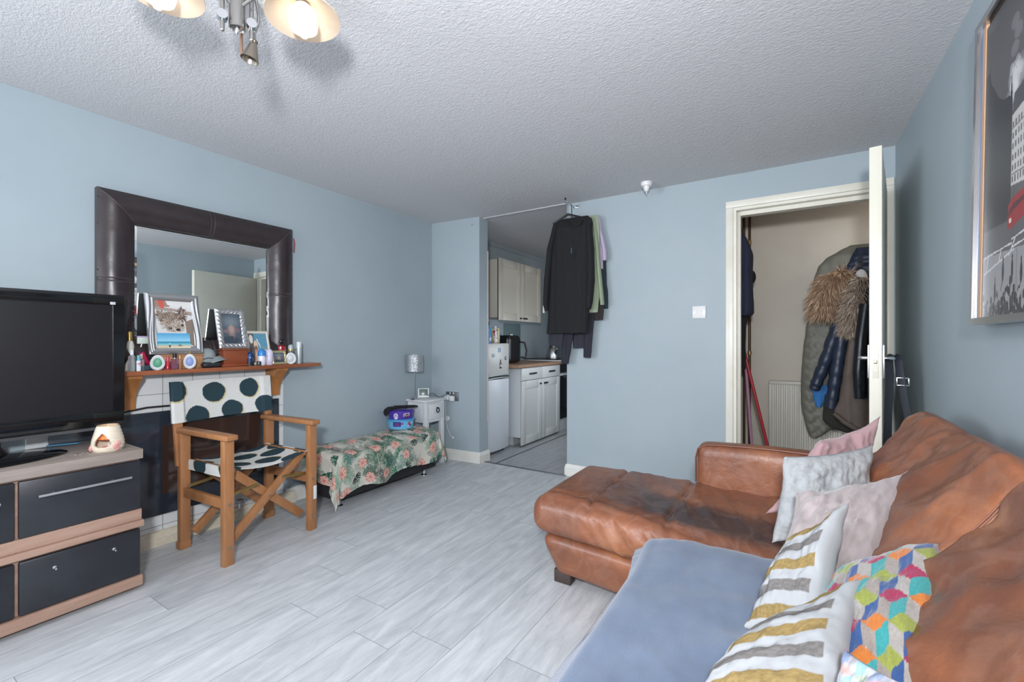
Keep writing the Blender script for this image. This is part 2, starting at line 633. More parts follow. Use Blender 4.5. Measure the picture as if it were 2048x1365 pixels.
for z in (1.78, .22, 1.0):
    hb = B().cyl((hx + .008, hy - .008, z - .05), (hx + .008, hy - .008, z + .05), .007, n=12)
    hb.bx(hx + .006, hy - .002, z - .05, hx + .03, hy + .002, z + .05)
    hb.obj('hinge', mat('painted_hinge', '#cbbfa4', .4), door)

# ================================================================ leather corner sofa
def leather_mat(name='tan_leather', base='#8c573b', dark='#6a4231', stain='#382725'):
    m = mat(name, base, .38)
    nt = m.node_tree
    L = nt.links.new
    N = nt.nodes.new
    b = nt.nodes['Principled BSDF']
    tc = N('ShaderNodeTexCoord')
    n = N('ShaderNodeTexNoise')
    n.inputs['Scale'].default_value = 3.2
    n.inputs['Detail'].default_value = 7
    n.inputs['Roughness'].default_value = .6
    n.inputs['Distortion'].default_value = .5
    L(tc.outputs['Object'], n.inputs['Vector'])
    r = N('ShaderNodeValToRGB')
    e = r.color_ramp.elements
    e[0].position, e[0].color = .33, (*lin(dark), 1)
    e[1].position, e[1].color = .62, (*lin(base), 1)
    k = e.new(.8)
    k.color = (*lin('#a87650'), 1)
    L(n.outputs['Fac'], r.inputs['Fac'])
    # worn, darkened seat patch carried by the hide itself
    a = N('ShaderNodeAttribute')
    a.attribute_name = 'print'
    n3 = N('ShaderNodeTexNoise')
    n3.inputs['Scale'].default_value = 9
    n3.inputs['Detail'].default_value = 6
    L(tc.outputs['Object'], n3.inputs['Vector'])
    ad = N('ShaderNodeMath')
    ad.operation = 'MULTIPLY_ADD'
    L(n3.outputs['Fac'], ad.inputs[0])
    ad.inputs[1].default_value = .5
    ad.inputs[2].default_value = .75
    mu = N('ShaderNodeMath')
    mu.operation = 'MULTIPLY'
    mu.use_clamp = True
    L(a.outputs['Fac'], mu.inputs[0])
    L(ad.outputs[0], mu.inputs[1])
    mx = N('ShaderNodeMix')
    mx.data_type = 'RGBA'
    L(mu.outputs[0], mx.inputs['Factor'])
    L(r.outputs['Color'], mx.inputs['A'])
    mx.inputs['B'].default_value = (*lin(stain), 1)
    # pale rubbed creases
    w = N('ShaderNodeTexNoise')
    w.inputs['Scale'].default_value = 4.5
    w.inputs['Detail'].default_value = 9
    w.inputs['Distortion'].default_value = 1.6
    L(tc.outputs['Object'], w.inputs['Vector'])
    r2 = N('ShaderNodeValToRGB')
    e = r2.color_ramp.elements
    e[0].position, e[0].color = .44, (0, 0, 0, 1)
    e[1].position, e[1].color = .56, (0, 0, 0, 1)
    k = e.new(.5)
    k.color = (1, 1, 1, 1)
    L(w.outputs['Fac'], r2.inputs['Fac'])
    sc_ = N('ShaderNodeMath')
    sc_.operation = 'MULTIPLY'
    L(r2.outputs['Color'], sc_.inputs[0])
    sc_.inputs[1].default_value = .09
    m2 = N('ShaderNodeMix')
    m2.data_type = 'RGBA'
    L(sc_.outputs[0], m2.inputs['Factor'])
    L(mx.outputs['Result'], m2.inputs['A'])
    m2.inputs['B'].default_value = (*lin('#c09e8a'), 1)
    L(m2.outputs['Result'], b.inputs['Base Color'])
    g = N('ShaderNodeTexNoise')
    g.inputs['Scale'].default_value = 120
    g.inputs['Detail'].default_value = 3
    L(tc.outputs['Object'], g.inputs['Vector'])
    wr = N('ShaderNodeTexNoise')
    wr.inputs['Scale'].default_value = 11
    wr.inputs['Detail'].default_value = 5
    wr.inputs['Distortion'].default_value = 1.2
    L(tc.outputs['Object'], wr.inputs['Vector'])
    s = N('ShaderNodeMath')
    s.operation = 'MULTIPLY_ADD'
    L(g.outputs['Fac'], s.inputs[0])
    s.inputs[1].default_value = .12
    L(wr.outputs['Fac'], s.inputs[2])
    bp = N('ShaderNodeBump')
    bp.inputs['Strength'].default_value = .35
    bp.inputs['Distance'].default_value = .012
    L(s.outputs[0], bp.inputs['Height'])
    L(bp.outputs['Normal'], b.inputs['Normal'])
    return m
m_leather = leather_mat()
m_seam = mat('leather_stitch_seam', '#7c4a33', .5)
m_stitch = mat('pale_stitching', '#8f6650', .6)
m_foot = mat('dark_stained_foot', '#3a302b', .5)

sofa = thing('corner_sofa', 'worn tan leather chaise sofa along the right wall below the street picture', 'sofa', (.1, 1.0, 0))

def yfront(x):                               # the chaise front runs slightly askew
    return 1.795 - .085 * sm(-1.0, .1, x) * 1.0

def chaise_base(p, u):
    q = p.copy()
    k = (1 - u.y) / 2
    q.y += (yfront(p.x) + .02 - 1.8) * k
    q.x += .05 * (1 - sm(.05, .24, p.z)) * (1 - sm(-.95, -.6, p.x))   # raked end
    q.y += .04 * (1 - sm(.05, .24, p.z)) * k                          # raked front
    return q
B().rbox(-.975, 1.8, .055, .28, 2.40, .245, .035, .03, chaise_base).obj('chaise_base', m_leather, sofa, 60)

SEAMS = (-.735, -.405)
def chaise_seat(p, u):
    q = p.copy()
    k = (1 - u.y) / 2
    top = sm(.2, .95, u.z)
    q.y += (yfront(p.x) - 1.8) * k
    if p.x > -.41 and p.y > 2.2:
        q.y = min(q.y, 2.36)
    e = (1 - u.x ** 4) * (1 - u.y ** 4)
    q.z += .012 * e * top
    q.z -= .02 * math.exp(-((p.x + .1) / .3) ** 2) * top * e            # sat-in hollow
    for s in SEAMS:
        q.z -= .013 * math.exp(-((p.x - s) / .011) ** 2) * top
        q.z += .004 * math.exp(-(abs(p.x - s) - .03) ** 2 / .0004) * top
    # lengthwise seams: the front edge and the inset panel
    ft = 1.885 + (yfront(p.x) - 1.8)
    q.z -= .010 * math.exp(-((p.y - ft - .0) / .010) ** 2) * top
    if p.x > -.405:
        ln = 2.075
        q.z -= .011 * math.exp(-((p.y - ln) / .010) ** 2) * top
    # creases fanning off the front edge
    cr = fbm(p.x * 17 + p.y * 5, p.y * 4.0, 3.1)
    q.z += .0085 * cr * 1.5 * top * e * (.45 + .55 * sm(-.9, -.6, p.x))
    front = sm(-.55, -.95, u.y)
    q.y -= .017 * fbm((p.x + p.z * .75) * 17, p.z * 3, 9.) * front * sm(-.9, -.6, p.x)
    q.y -= .018 * front * (1 - u.z ** 2)                                # puffed front
    q.x -= .018 * sm(-.6, -.95, u.x) * (1 - u.z ** 2)
    return q
def chaise_wear(p, u):
    if u.z < .3:
        return 0.
    x, y = p.x, p.y
    yf = yfront(x)
    d = sm(-.93, -.62, x) * sm(yf - .01, yf + .10, y) * (1 - sm(yf + .22 + .12 * sm(-.4, -.8, x), yf + .40, y))
    d *= .55 + .45 * sm(-.75, -.4, x)
    if x > -.4:
        d *= 1 - .85 * sm(2.06, 2.09, y)
    return d
B().rbox(-1.0, 1.8, .245, .24, 2.41, .437, .06, .0125, chaise_seat, chaise_wear).obj('chaise_cushion', m_leather, sofa, 70)

def top_z(x, y):
    u = Vector(((x + .38) / .62, (y - 2.105) / .305, 1))
    p = chaise_seat(Vector((x, y, .437)), u)
    return p.z
for yy, xa, xb in ((1.879, -.95, .1), (1.891, -.95, .1)):
    pts = []
    for i in range(60):
        x = xa + (xb - xa) * i / 59
        y = yy + yfront(x) - 1.8
        pts.append((x, y, top_z(x, y) - .0005 if x > -.93 else top_z(-.93, y) - .0005 - .3 * (x + .93) ** 2 * 10))
    B().tube(pts, .0011, 5).obj('stitch_line', m_stitch, sofa)
for s in SEAMS:
    for dx in (-.008, .008):
        B().tube([(s + dx, y, top_z(s + dx, y) + .0002) for y in np.linspace(yfront(s) + .085, 2.34, 40)], .0011, 5).obj('stitch_line', m_stitch, sofa)
for yy in (2.068, 2.082):
    B().tube([(x, yy, top_z(x, yy) + .0002) for x in np.linspace(-.40, .1, 40)], .0011, 5).obj('stitch_line', m_stitch, sofa)
# arm at the far end of the chaise
def arm_f(p, u):
    q = p.copy()
    q.z -= .035 * sm(-.2, 1, u.y) * sm(0, 1, u.z)                       # crown slopes to the back
    q.z += .012 * math.sin((p.x + .39) / .69 * PI) * sm(0, 1, u.z)
    q.y -= .012 * (1 - u.x ** 4) * (1 - u.z ** 4) * sm(-.5, -1, u.y)
    q.y += .004 * fbm(p.x * 6, p.z * 6)
    return q
B().rbox(-.392, 2.345, .2, .285, 2.53, .632, .045, .02, arm_f).obj('armrest', m_leather, sofa, 60)
pp = [(-.395, 2.365, .44), (-.395, 2.362, .56), (-.385, 2.36, .605), (-.35, 2.357, .627)]
pp += [(x, 2.355, .6285 + .012 * math.sin((x + .39) / .69 * PI)) for x in np.linspace(-.3, .27, 14)]
B().tube(pp, .0045, 8).obj('armrest_piping', mat('dark_leather_piping', '#6e3f2b', .4), sofa)
# main seat under the throw
B().rbox(-.39, -.6, .055, .44, 1.7, .25, .03, .05).obj('seat_base', m_leather, sofa, 60)
def seat_f(p, u):
    q = p.copy()
    q.z += (.012 * (1 - u.x ** 4) + .004 * fbm(p.x * 4, p.y * 4)) * sm(0, 1, u.z)
    return q
B().rbox(-.405, .53, .25, .25, 1.655, .424, .05, .03, seat_f).obj('seat_cushion', m_leather, sofa, 60)
B().rbox(-.405, -.6, .25, .25, 0.52, .424, .05, .03, seat_f).obj('seat_cushion', m_leather, sofa, 60)
# back frame and the slouching back cushions
B().rbox(.42, -.6, .055, .522, 2.28, .74, .04, .06).obj('back_frame', m_leather, sofa, 60)
BACK = [(.195, .435), (.165, .50), (.185, .58), (.245, .665), (.30, .735), (.345, .80), (.378, .852), (.412, .880), (.45, .872), (.485, .83), (.505, .75), (.505, .6), (.48, .46), (.34, .43)]
def spline(pts, n):
    out = []
    m = len(pts)
    for k in range(n):
        t = k / n * m
        i = int(t)
        f = t - i
        P = [Vector((*pts[(i + j - 1) % m], 0)) for j in range(4)]
        out.append(.5 * ((2 * P[1]) + (P[2] - P[0]) * f + (2 * P[0] - 5 * P[1] + 4 * P[2] - P[3]) * f * f + (3 * P[1] - P[0] - 3 * P[2] + P[3]) * f ** 3))
    return out
PROF = spline(BACK, 110)
def back_cushion(y0, y1, valleys, seed, name, wear0=0., endfar=True):
    b = B()
    b.cl = b.bm.verts.layers.float_color.new('print')
    ny = int((y1 - y0) / .011)
    cx, cz = .36, .64
    rs = []
    for j in range(ny + 1):
        y = y0 + (y1 - y0) * j / ny
        e0, e1 = (y - y0), (y1 - y)
        k = 1.
        if endfar and e1 < .22:
            k *= math.sqrt(max(0, 1 - ((.22 - e1) / .22) ** 2)) * .72 + .28
        elif e1 < .13:
            k *= math.sqrt(max(0, 1 - ((.13 - e1) / .13) ** 2)) * .22 + .78
        if e0 < .13:
            k *= math.sqrt(max(0, 1 - ((.13 - e0) / .13) ** 2)) * .22 + .78
        for yv, dep, wd in valleys:
            k *= 1 - dep * math.exp(-((y - yv) / wd) ** 2)
        ring = []
        for i, q in enumerate(PROF):
            a = i / len(PROF)
            x, z = cx + (q.x - cx) * k, cz + (q.y - cz) * k
            if z < .44:
                z = max(z, .425)
            # hide wrinkles: long folds slanting across the front, finer near the seams
            front = sm(.62, .5, a) if a < .7 else 0
            wv = fbm((y * 3.2 + z * 4.2) * 1.6, z * 5 - y * 1.5, seed, 4)
            fine = fbm((y + z * .9) * 22, z * 6, seed + 3)
            rid = (1 - abs(fbm((y * .8 + z * 1.3) * 4.6, z * 2.2 - y * 2.4, seed + 5, 2)) * 2.2)
            near = sum(math.exp(-((y - yv) / .13) ** 2) for yv, _, _ in valleys) + math.exp(-(e0 / .12) ** 2) + math.exp(-(e1 / .12) ** 2)
            dn_ = .017 * wv + .016 * rid + .0035 * fine * (.4 + near)
            n_ = Vector((-.8, .6, 0))
            if q.x < .47:
                x += n_.x * dn_ * front
                z += n_.y * dn_ * front
            v = (min(x, .515), y, z)
            ring.append(v)
        rs.append(ring)
    vr = b.rings(rs)
    for j, row in enumerate(vr):
        for v in row:
            w_ = wear0 * sm(-.1, .45, fbm(v.co.y * 2.2 + v.co.z, v.co.z * 3.4, seed + 8))
            v[b.cl] = (w_, w_, w_, 1)
    return b.obj(name, m_leather, sofa, 75)
back_cushion(1.305, 2.30, [(1.80, .11, .05)], 2.3, 'back_cushion', .22)
back_cushion(.31, 1.295, [(.93, .05, .05)], 7.7, 'back_cushion', .38, False)
back_cushion(-.6, .30, [], 4.1, 'back_cushion', .4, False)
# twin welt between the two near back cushions
sw = B()
for dy in (-.006, .006):
    pts = []
    for i in range(3, 62):
        q = PROF[i]
        k = .795
        pts.append((.36 + (q.x - .36) * k - .002, 1.30 + dy, .64 + (q.y - .64) * k + .002))
    sw.tube(pts, .0017, 6)
sw.obj('back_welt', m_seam, sofa)
for x, y in ((-.93, 1.90), (-.93, 2.34), (-.33, -.5), (.35, 2.2)):
    B().box((x + .025, y + .02, .03), (.085, .055, .06), .003).obj('foot', m_foot, sofa)

# ---------------------------------------------------------------- blue throw on the seat
m_throw = mat('blue_fleece', '#66758b', .95, var=('#59677c', 6, .35, .7), bump=(180, .5, .002), sheen=.3, spec=.1)
def throw_f(u, v):
    y = -.58 + v * 2.225
    far = sm(.86, 1.0, v)
    d = u * 1.0                                  # along the cloth from the back to over the front edge
    xb = .20
    L1 = .578 + .022 * far
    if d < L1:
        x, z = xb - d, .447
    else:
        t = d - L1
        rr = .04
        if t < rr * PI / 2:
            a = t / rr
            x, z = xb - L1 - rr * math.sin(a), .447 - rr * (1 - math.cos(a))
        else:
            x, z = xb - L1 - rr - .012 * (1 + math.sin(y * 9)), .447 - rr - (t - rr * PI / 2)
    z = max(z, .12)
    if d < L1:
        z += .012 * (1 - ((d / L1) * 2 - 1) ** 4) + .005 * fbm(x * 5, y * 4, 2.) + .004 * fbm(x * 14 + y * 4, y * 9, 5.)
        z += .012 * math.exp(-((x + .05) * 9) ** 2 - ((y - 1.10 - (x + .1) * .6) * 22) ** 2)
    y -= .05 * sm(.45, 1., 1 - u) * far * 0
    y += far * (.012 * fbm(x * 8, 4.))
    if v > .965:
        z -= .02 * ((v - .965) / .035) ** 2
    # rounded far corner
    if v > .9 and d > L1 - .1:
        y -= .035 * ((v - .9) / .1) * sm(L1 - .1, L1 + .12, d)
    return (x, y, z)
b = B()
b.grid(throw_f, 90, 150)
b.skirt(.006)
tag(b.obj('throw_blanket', m_throw, ang=70), 'plain blue fleece throw spread over the long sofa seat', 'throw')

# ---------------------------------------------------------------- cushions
def pillow(name, label, cor, T, m, paint=None, n=46, pinch=.07, seed=0., crease=.006, group=None, ears=.0, fold=0., piped=None):
    """stuffed square from its four corners: bottom left, bottom right, top left, top right"""
    bl, br, tl, tr = (Vector(c_) for c_ in cor)
    N_ = ((br - tl).cross(tr - bl)).normalized()
    b = B()
    def f(side):
        def g(u, v):
            a, c = 2 * u - 1, 2 * v - 1
            x = a * (1 - pinch * (1 - c * c) + ears * a * a * c * c)
            y = c * (1 - pinch * (1 - a * a) + ears * a * a * c * c)
            h = (max(0, (1 - a * a)) ** .5 * max(0, (1 - c * c)) ** .5) ** .82
            w = T / 2 * h
            w += crease * h * (fbm(x * 3 + seed, y * 3, seed) + .5 * fbm(x * 9, y * 4 + seed, seed + 2)) * 1.6
            uu, vv = (x + 1) / 2, (y + 1) / 2
            p = (bl * (1 - uu) + br * uu) * (1 - vv) + (tl * (1 - uu) + tr * uu) * vv
            return p + N_ * (side * w + .012 * fbm(x * 1.6, y * 1.6, seed + 6) + fold * (1 - abs(x)) * 1.)
        return g
    cf = (lambda u, v: paint.at(u, v)) if paint else None
    b.grid(f(1), n, n, cf)
    b.grid(f(-1), n, n, cf)
    bmesh.ops.remove_doubles(b.bm, verts=b.bm.verts, dist=.0006)
    o = b.obj(name, m, None, 80)
    tag(o, label, 'cushion', group)
    if piped:
        g = f(0)
        def e(t):
            k, r_ = int(t * 4) % 4, t * 4 % 1
            return g(*[(r_, 0), (1, r_), (1 - r_, 1), (0, 1 - r_)][k])
        B().tube([e(t / 120) for t in range(121)], .0032, 8).obj('piping', piped, o)
    return o
m_pink = mat('dusty_pink_velour', '#b79799', .9, var=('#aa898b', 7, .35, .75), bump=(60, .35, .003), sheen=.3, spec=.15)
m_knit = mat('white_cable_knit', '#a6a9aa', .9, var=('#979a9b', 40, .4, .7), bump=(70, .6, .006), spec=.15)
m_beige = mat('crushed_beige_velvet', '#a59b9a', .7, var=('#8f8584', 9, .35, .75), bump=(14, .5, .006), sheen=.35, spec=.2, stretch=(3, 1, 1))
pillow('pink_cushion', 'dusty pink cushion at the back of the pile beside the armrest', ((-0.072,2.078,0.447),(0.193,2.267,0.388),(0.1,2.091,0.751),(0.304,2.313,0.822)), .10, m_pink, seed=1., crease=.012, ears=.06, pinch=.15)
pillow('knitted_cushion', 'white cable knit cushion leaning in front of the pink one', ((-0.049,1.762,0.452),(0.225,1.862,0.471),(-0.016,1.829,0.731),(0.255,2.046,0.762)), .10, m_knit, seed=4., ears=.02, n=60)
pillow('velvet_cushion', 'pale beige crushed velvet cushion with a piped edge', ((-0.057,1.356,0.472),(0.152,1.298,0.506),(0.025,1.643,0.663),(0.321,1.804,0.734)), .11, m_beige, seed=8., crease=.012, ears=.04, pinch=.10, piped=m_beige)

def stripes(cols, w=.42, h=.42, white='#9fa2a4', nstripe=5, hem=.09):
    c = Canvas(w, h, 900, white)
    k = h / (2 * nstripe)
    for i in range(nstripe):
        c.rect(0, k * (2 * i + .5), w * (1 - hem), k * (2 * i + 1.5), cols[i % 2])
    # woven slub in the coloured bands
    s = rng.random((c.ny, 40)).repeat(c.nx // 40 + 1, axis=1)[:, :c.nx]
    tot = c.a.sum(2)
    mask = tot < 1.02
    c.a[mask] *= (.82 + .36 * s[..., None])[mask]
    return c
m_stripe = mat('striped_woven_cotton', '#ffffff', .9, attr='print', bump=(300, .3, .001), spec=.15)
stp = stripes(('#86734b', '#6d6a68'))
pillow('striped_cushion', 'mustard and grey striped white cushion propped upright against the beige one', ((-0.082,1.187,0.455),(0.055,1.155,0.491),(-0.022,1.401,0.549),(0.125,1.423,0.72)), .11, m_stripe, stp, n=90, seed=3., crease=.0018, ears=.03)
pillow('striped_cushion', 'mustard and grey striped white cushion lying nearest the camera', ((-0.144,0.83,0.493),(0.074,0.872,0.543),(-0.104,1.032,0.475),(0.132,1.202,0.625)), .11, m_stripe, stp, n=90, seed=6., crease=.0018, ears=.03)

def blocks(w=.46, h=.46):
    c = Canvas(w, h, 700, '#a89f98')
    s = .050
    dx, dy = s * 2.0, s * 1.5
    tops = ['#8a2749', '#b0682f', '#808840']
    for j in range(-1, int(h / dy) + 3):
        for i in range(-1, int(w / dx) + 3):
            x = i * dx + (dx / 2 if j % 2 else 0)
            y = j * dy
            col = tops[(i + 2 * j) % 3]
            c.poly([(x, y + s), (x + dx / 2, y + s / 2), (x, y), (x - dx / 2, y + s / 2)], col)
            c.poly([(x - dx / 2, y + s / 2), (x, y), (x, y - s), (x - dx / 2, y - s / 2)], '#857d77' if i % 2 else '#928d88')
            c.poly([(x + dx / 2, y + s / 2), (x, y), (x, y - s), (x + dx / 2, y - s / 2)], '#2f4b7a' if (i + j // 2) % 2 else '#358686')
    c.grain(.22)
    return c
m_geo = mat('cut_velvet_cubes', '#ffffff', .85, attr='print', bump=(220, .4, .002), sheen=.3, spec=.15)
geo = blocks()
pillow('cube_pattern_cushion', 'multicoloured cube pattern velvet cushion against the sofa back', ((0.044,0.924,0.475),(0.187,0.93,0.528),(0.075,1.344,0.543),(0.286,1.335,0.7)), .12, m_geo, geo, n=120, seed=2., crease=.004, ears=-.05, pinch=.0)
pillow('cube_pattern_cushion', 'paler cube pattern cushion half hidden under the multicoloured one', ((0.013,0.739,0.472),(0.137,0.758,0.513),(0.079,0.922,0.626),(0.166,0.835,0.65)), .06, mat('cube_cotton_reverse', '#ffffff', .9, attr='print', var=('#c9d2e2', 3, .2, .9), spec=.15), geo, n=80, seed=5.)

# ================================================================ television corner
m_black = mat('black_drawer_laminate', '#23262b', .38, var=('#2d3138', 8, .4, .8))
m_ash = mat('pale_pinkish_wood', '#b59684', .5, var=('#9d7c6a', 5, .3, .7), stretch=(6, .6, 8), bump=(40, .1, .001))
m_topw = mat('grey_brown_wood_top', '#a1968e', .5, var=('#877a72', 5, .3, .7), stretch=(7, .6, 6), bump=(40, .1, .001))
m_alu = mat('brushed_aluminium', '#c3c5c8', .32, 1.)
m_screw = mat('bright_screw', '#d6d7d9', .3, .9)
m_greyfoot = mat('grey_plastic_foot', '#8f9795', .5)
tv = thing('media_unit', 'black and pale wood drawer unit under the television with one drawer missing its handle', 'tv stand', (-2.74, .24, 0))
uy0, uy1, ux0, ux1 = -.34, .828, -2.945, -2.52
b = B()
b.bx(ux0, uy0 + .003, .071, ux1 - .022, uy1 - .004, .60)
b.obj('carcass', m_ash, tv)
B().bx(ux0, uy0, .602, ux1 + .004, uy1 + .004, .646, .003).obj('top_panel', m_topw, tv)
b = B()
b.bx(ux0, uy0, .322, ux1, uy1, .372, .003)
b.obj('middle_rail', m_ash, tv)
b = B()
b.bx(ux0, uy0, .293, ux1 + .010, uy1 + .006, .3215, .003)
b.obj('middle_shelf', m_ash, tv)
B().bx(ux0, uy0, .022, ux1 + .006, uy1 + .003, .069, .005).obj('plinth_panel', m_ash, tv)
cols = [(-.335, .043), (.052, .433), (.444, .823)]
for k, (a, c) in enumerate(cols):
    d = B().bx(ux1 - .02, a, .374, ux1, c, .594, .003).obj('drawer', m_black, tv)
    h = B()
    h.cyl((ux1 + .026, a + .048, .529), (ux1 + .026, c - .040, .529), .006, n=14)
    for y in (a + .095, c - .098):
        h.cyl((ux1, y, .529), (ux1 + .026, y, .529), .004, n=10)
    h.obj('handle', m_alu, d)
    d = B().bx(ux1 - .02, a, .073, ux1, c, .282, .006).obj('drawer', m_black, tv)
    if k == 2:
        d['label'] = 'lower drawer with two bare screws and no handle'
    for y in (a + .098, c - .095):
        s = B()
        s.cyl((ux1, y, .225), (ux1 + .024, y, .223), .0032, n=10)
        s.cyl((ux1 - .001, y, .225), (ux1 + .003, y, .225), .006, n=12)
        s.obj('screw', m_screw, d)
for y in (uy1 - .075, uy0 + .08):
    for x in (ux1 - .065, ux0 + .07):
        B().cyl((x, y, 0), (x, y, .024), .028, .024, 20).obj('foot', m_greyfoot, tv)

# television
m_tvb = mat('gloss_black_bezel', '#0e1013', .14, coat=.4)
m_scr = mat('dark_lcd_screen', '#17161a', .28, spec=.5)
m_grey = mat('grey_speaker_strip', '#6f7174', .45, .3)
X0 = -2.73
t = thing('television', 'black flat screen television on the drawer unit', 'television', (-2.74, .33, .646))
ty0, ty1, tz0, tz1 = -.175, .829, .742, 1.36
b = B()
b.bx(X0 - .045, ty0 + .004, tz0 + .004, X0 - .012, ty1 - .004, tz1 - .003, .006)
b.bx(X0 - .085, ty0 + .12, tz0 + .06, X0 - .04, ty1 - .12, tz1 - .12, .03)
b.obj('housing', mat('black_plastic', '#15161a', .5), t)
bz = B()
sy0, sy1, sz0, sz1 = ty0 + .042, ty1 - .042, tz0 + .064, tz1 - .05
bz.bx(X0 - .02, ty0, sz1, X0, ty1, tz1, .003)
bz.bx(X0 - .02, ty0, tz0, X0, ty1, sz0, .003)
bz.bx(X0 - .02, ty0, sz0, X0, sy0, sz1)
bz.bx(X0 - .02, sy1, sz0, X0, ty1, sz1)
bz.obj('bezel', m_tvb, t)
B().bx(X0 - .02, sy0, sz0, X0 - .006, sy1, sz1).obj('screen', m_scr, t, smooth=False)
lg = B()
lg.bx(X0, sy1 - .012, tz1 - .047, X0 + .001, sy1 + .008, tz1 - .034, .0004)
lg.obj('label_badge', mat('pale_badge', '#b9bcc0', .4), t)
# lower lip with the silver underside strip
lp = B().prism([(X0 - .045, tz0 - .004), (X0 - .004, tz0 - .004), (X0 - .014, tz0 - .018), (X0 - .045, tz0 - .018)], 'y', ty0 + .05, ty1 - .05)
lp.obj('speaker_strip', m_grey, t)
B().lathe([(.055, .65), (.05, .67), (.042, .70), (.042, .75)], (X0 - .05, .33, 0), 24, sy=2.6).obj('neck', m_tvb, t)
B().lathe([(0.001, .646), (.155, .646), (.16, .651), (.15, .658), (.06, .668), (.001, .67)], (X0 - .015, .33, 0), 48, sy=1.88, capa=False, capb=False).obj('base', m_tvb, t)

# oil burner
m_cer = mat('glazed_cream_ceramic', '#e0d4bf', .2, coat=.4, var=('#d4c4ae', 9, .4, .8))
m_pinkc = mat('pink_glazed_flowers', '#d99a94', .3, coat=.3)
ob = thing('oil_burner', 'cream ceramic oil burner with pink flowers on the unit beside the television', 'oil burner', (-2.615, .735, .646))
bc = Vector((-2.615, .735, .646))
# body: lathe with a drop-shaped opening facing the room
prof = [(.049, 0), (.056, .012), (.0585, .03), (.055, .055), (.047, .085), (.041, .108), (.038, .113)]
def br(z):
    for (r0, z0), (r1, z1) in zip(prof, prof[1:]):
        if z <= z1:
            return r0 + (r1 - r0) * (z - z0) / (z1 - z0)
    return prof[-1][0]
cen = math.atan2(-.72, .9) + .0
b = B()
nth, nzz = 72, 44
def open_at(a, z):
    d = (a - cen + PI) % (2 * PI) - PI
    h = (z - .022) / .062
    if not 0 < h < 1:
        return False
    wv = .62 * math.sin(PI * h ** .62) ** .8 * (1 - h * .25)
    return abs(d) < wv
vs_ = {}
for shell, dr in (('o', 0), ('i', -.006)):
    for j in range(nzz + 1):
        z = .113 * j / nzz
        for i in range(nth):
            a = 2 * PI * i / nth
            r_ = br(z) + dr
            r_ += .0008 * math.sin(z * 420 + a * 2) * (shell == 'o') * (math.cos(a - cen - 1.2) > .2)
            vs_[shell, i, j] = b.bm.verts.new(bc + Vector((r_ * math.cos(a), r_ * math.sin(a), max(z, .004 if shell == 'i' else 0))))
hole = {(i, j): open_at(2 * PI * (i + .5) / nth, .113 * (j + .5) / nzz) for i in range(nth) for j in range(nzz)}
for i in range(nth):
    i2 = (i + 1) % nth
    for j in range(nzz):
        if not hole[i, j]:
            b.bm.faces.new((vs_['o', i, j], vs_['o', i2, j], vs_['o', i2, j + 1], vs_['o', i, j + 1]))
            b.bm.faces.new((vs_['i', i, j], vs_['i', i, j + 1], vs_['i', i2, j + 1], vs_['i', i2, j]))
        else:
            if not hole[(i + 1) % nth, j]:
                b.bm.faces.new((vs_['o', i2, j], vs_['o', i2, j + 1], vs_['i', i2, j + 1], vs_['i', i2, j]))
            if not hole[(i - 1) % nth, j]:
                b.bm.faces.new((vs_['o', i, j], vs_['o', i, j + 1], vs_['i', i, j + 1], vs_['i', i, j]))
            if not hole.get((i, j + 1), False):
                b.bm.faces.new((vs_['o', i, j + 1], vs_['o', i2, j + 1], vs_['i', i2, j + 1], vs_['i', i, j + 1]))
            if not hole.get((i, j - 1), False):
                b.bm.faces.new((vs_['o', i, j], vs_['o', i2, j], vs_['i', i2, j], vs_['i', i, j]))
    b.bm.faces.new((vs_['o', i, nzz], vs_['o', i2, nzz], vs_['i', i2, nzz], vs_['i', i, nzz]))
b.obj('body', m_cer, ob, 50)
B().lathe([(.001, .098), (.02, .098), (.034, .104), (.0365, .114), (.038, .1145), (.0375, .112), (.033, .1), (.001, .094)], bc, 36, capa=False, capb=False).obj('dish', mat('burner_dish_glaze', '#c39b6a', .25, coat=.3), ob)
B().lathe([(.001, .004), (.019, .004), (.0195, .016), (.001, .015)], bc, 24).obj('tealight', mat('pink_wax', '#d86f86', .4, emit=('#ff7a50', .25)), ob)
B().lathe([(.036, .05), (.044, .055), (.038, .09), (.03, .092)], bc + Vector((-.006, .004, 0)), 24, capa=False, capb=False).obj('inner_glaze', mat('orange_lustre_glaze', '#e2803e', .3), ob)
for a, z in ((cen - 1.15, .012), (cen - .9, .02), (cen - 1.4, .018), (cen + .85, .024), (cen + 1.05, .036), (cen + 1.0, .014)):
    r_ = br(z)
    c_ = bc + Vector((r_ * math.cos(a), r_ * math.sin(a), z))
    fl_ = B()
    for k in range(6):
        t_ = k * PI / 3
        o = Vector((-math.sin(a) * math.cos(t_), math.cos(a) * math.cos(t_), math.sin(t_))) * .006
        fl_.sph(c_ + o, .005, 8)
    fl_.sph(c_ + Vector((math.cos(a), math.sin(a), 0)) * .004, .004, 8)
    fl_.obj('flower', m_pinkc, ob)
# pen lying behind the burner
pn = thing('ballpoint_pen', 'blue pen lying on the drawer unit behind the oil burner', 'pen', (-2.88, .65, .653))
B().cyl((-2.915, .60, .6525), (-2.88, .70, .6525), .0042, n=12).obj('barrel', mat('blue_plastic', '#2d6b8c', .35), pn)
B().cyl((-2.88, .70, .6525), (-2.872, .722, .6525), .0042, .001, 12).obj('tip', mat('pen_tip_dark', '#3b4550', .4), pn)
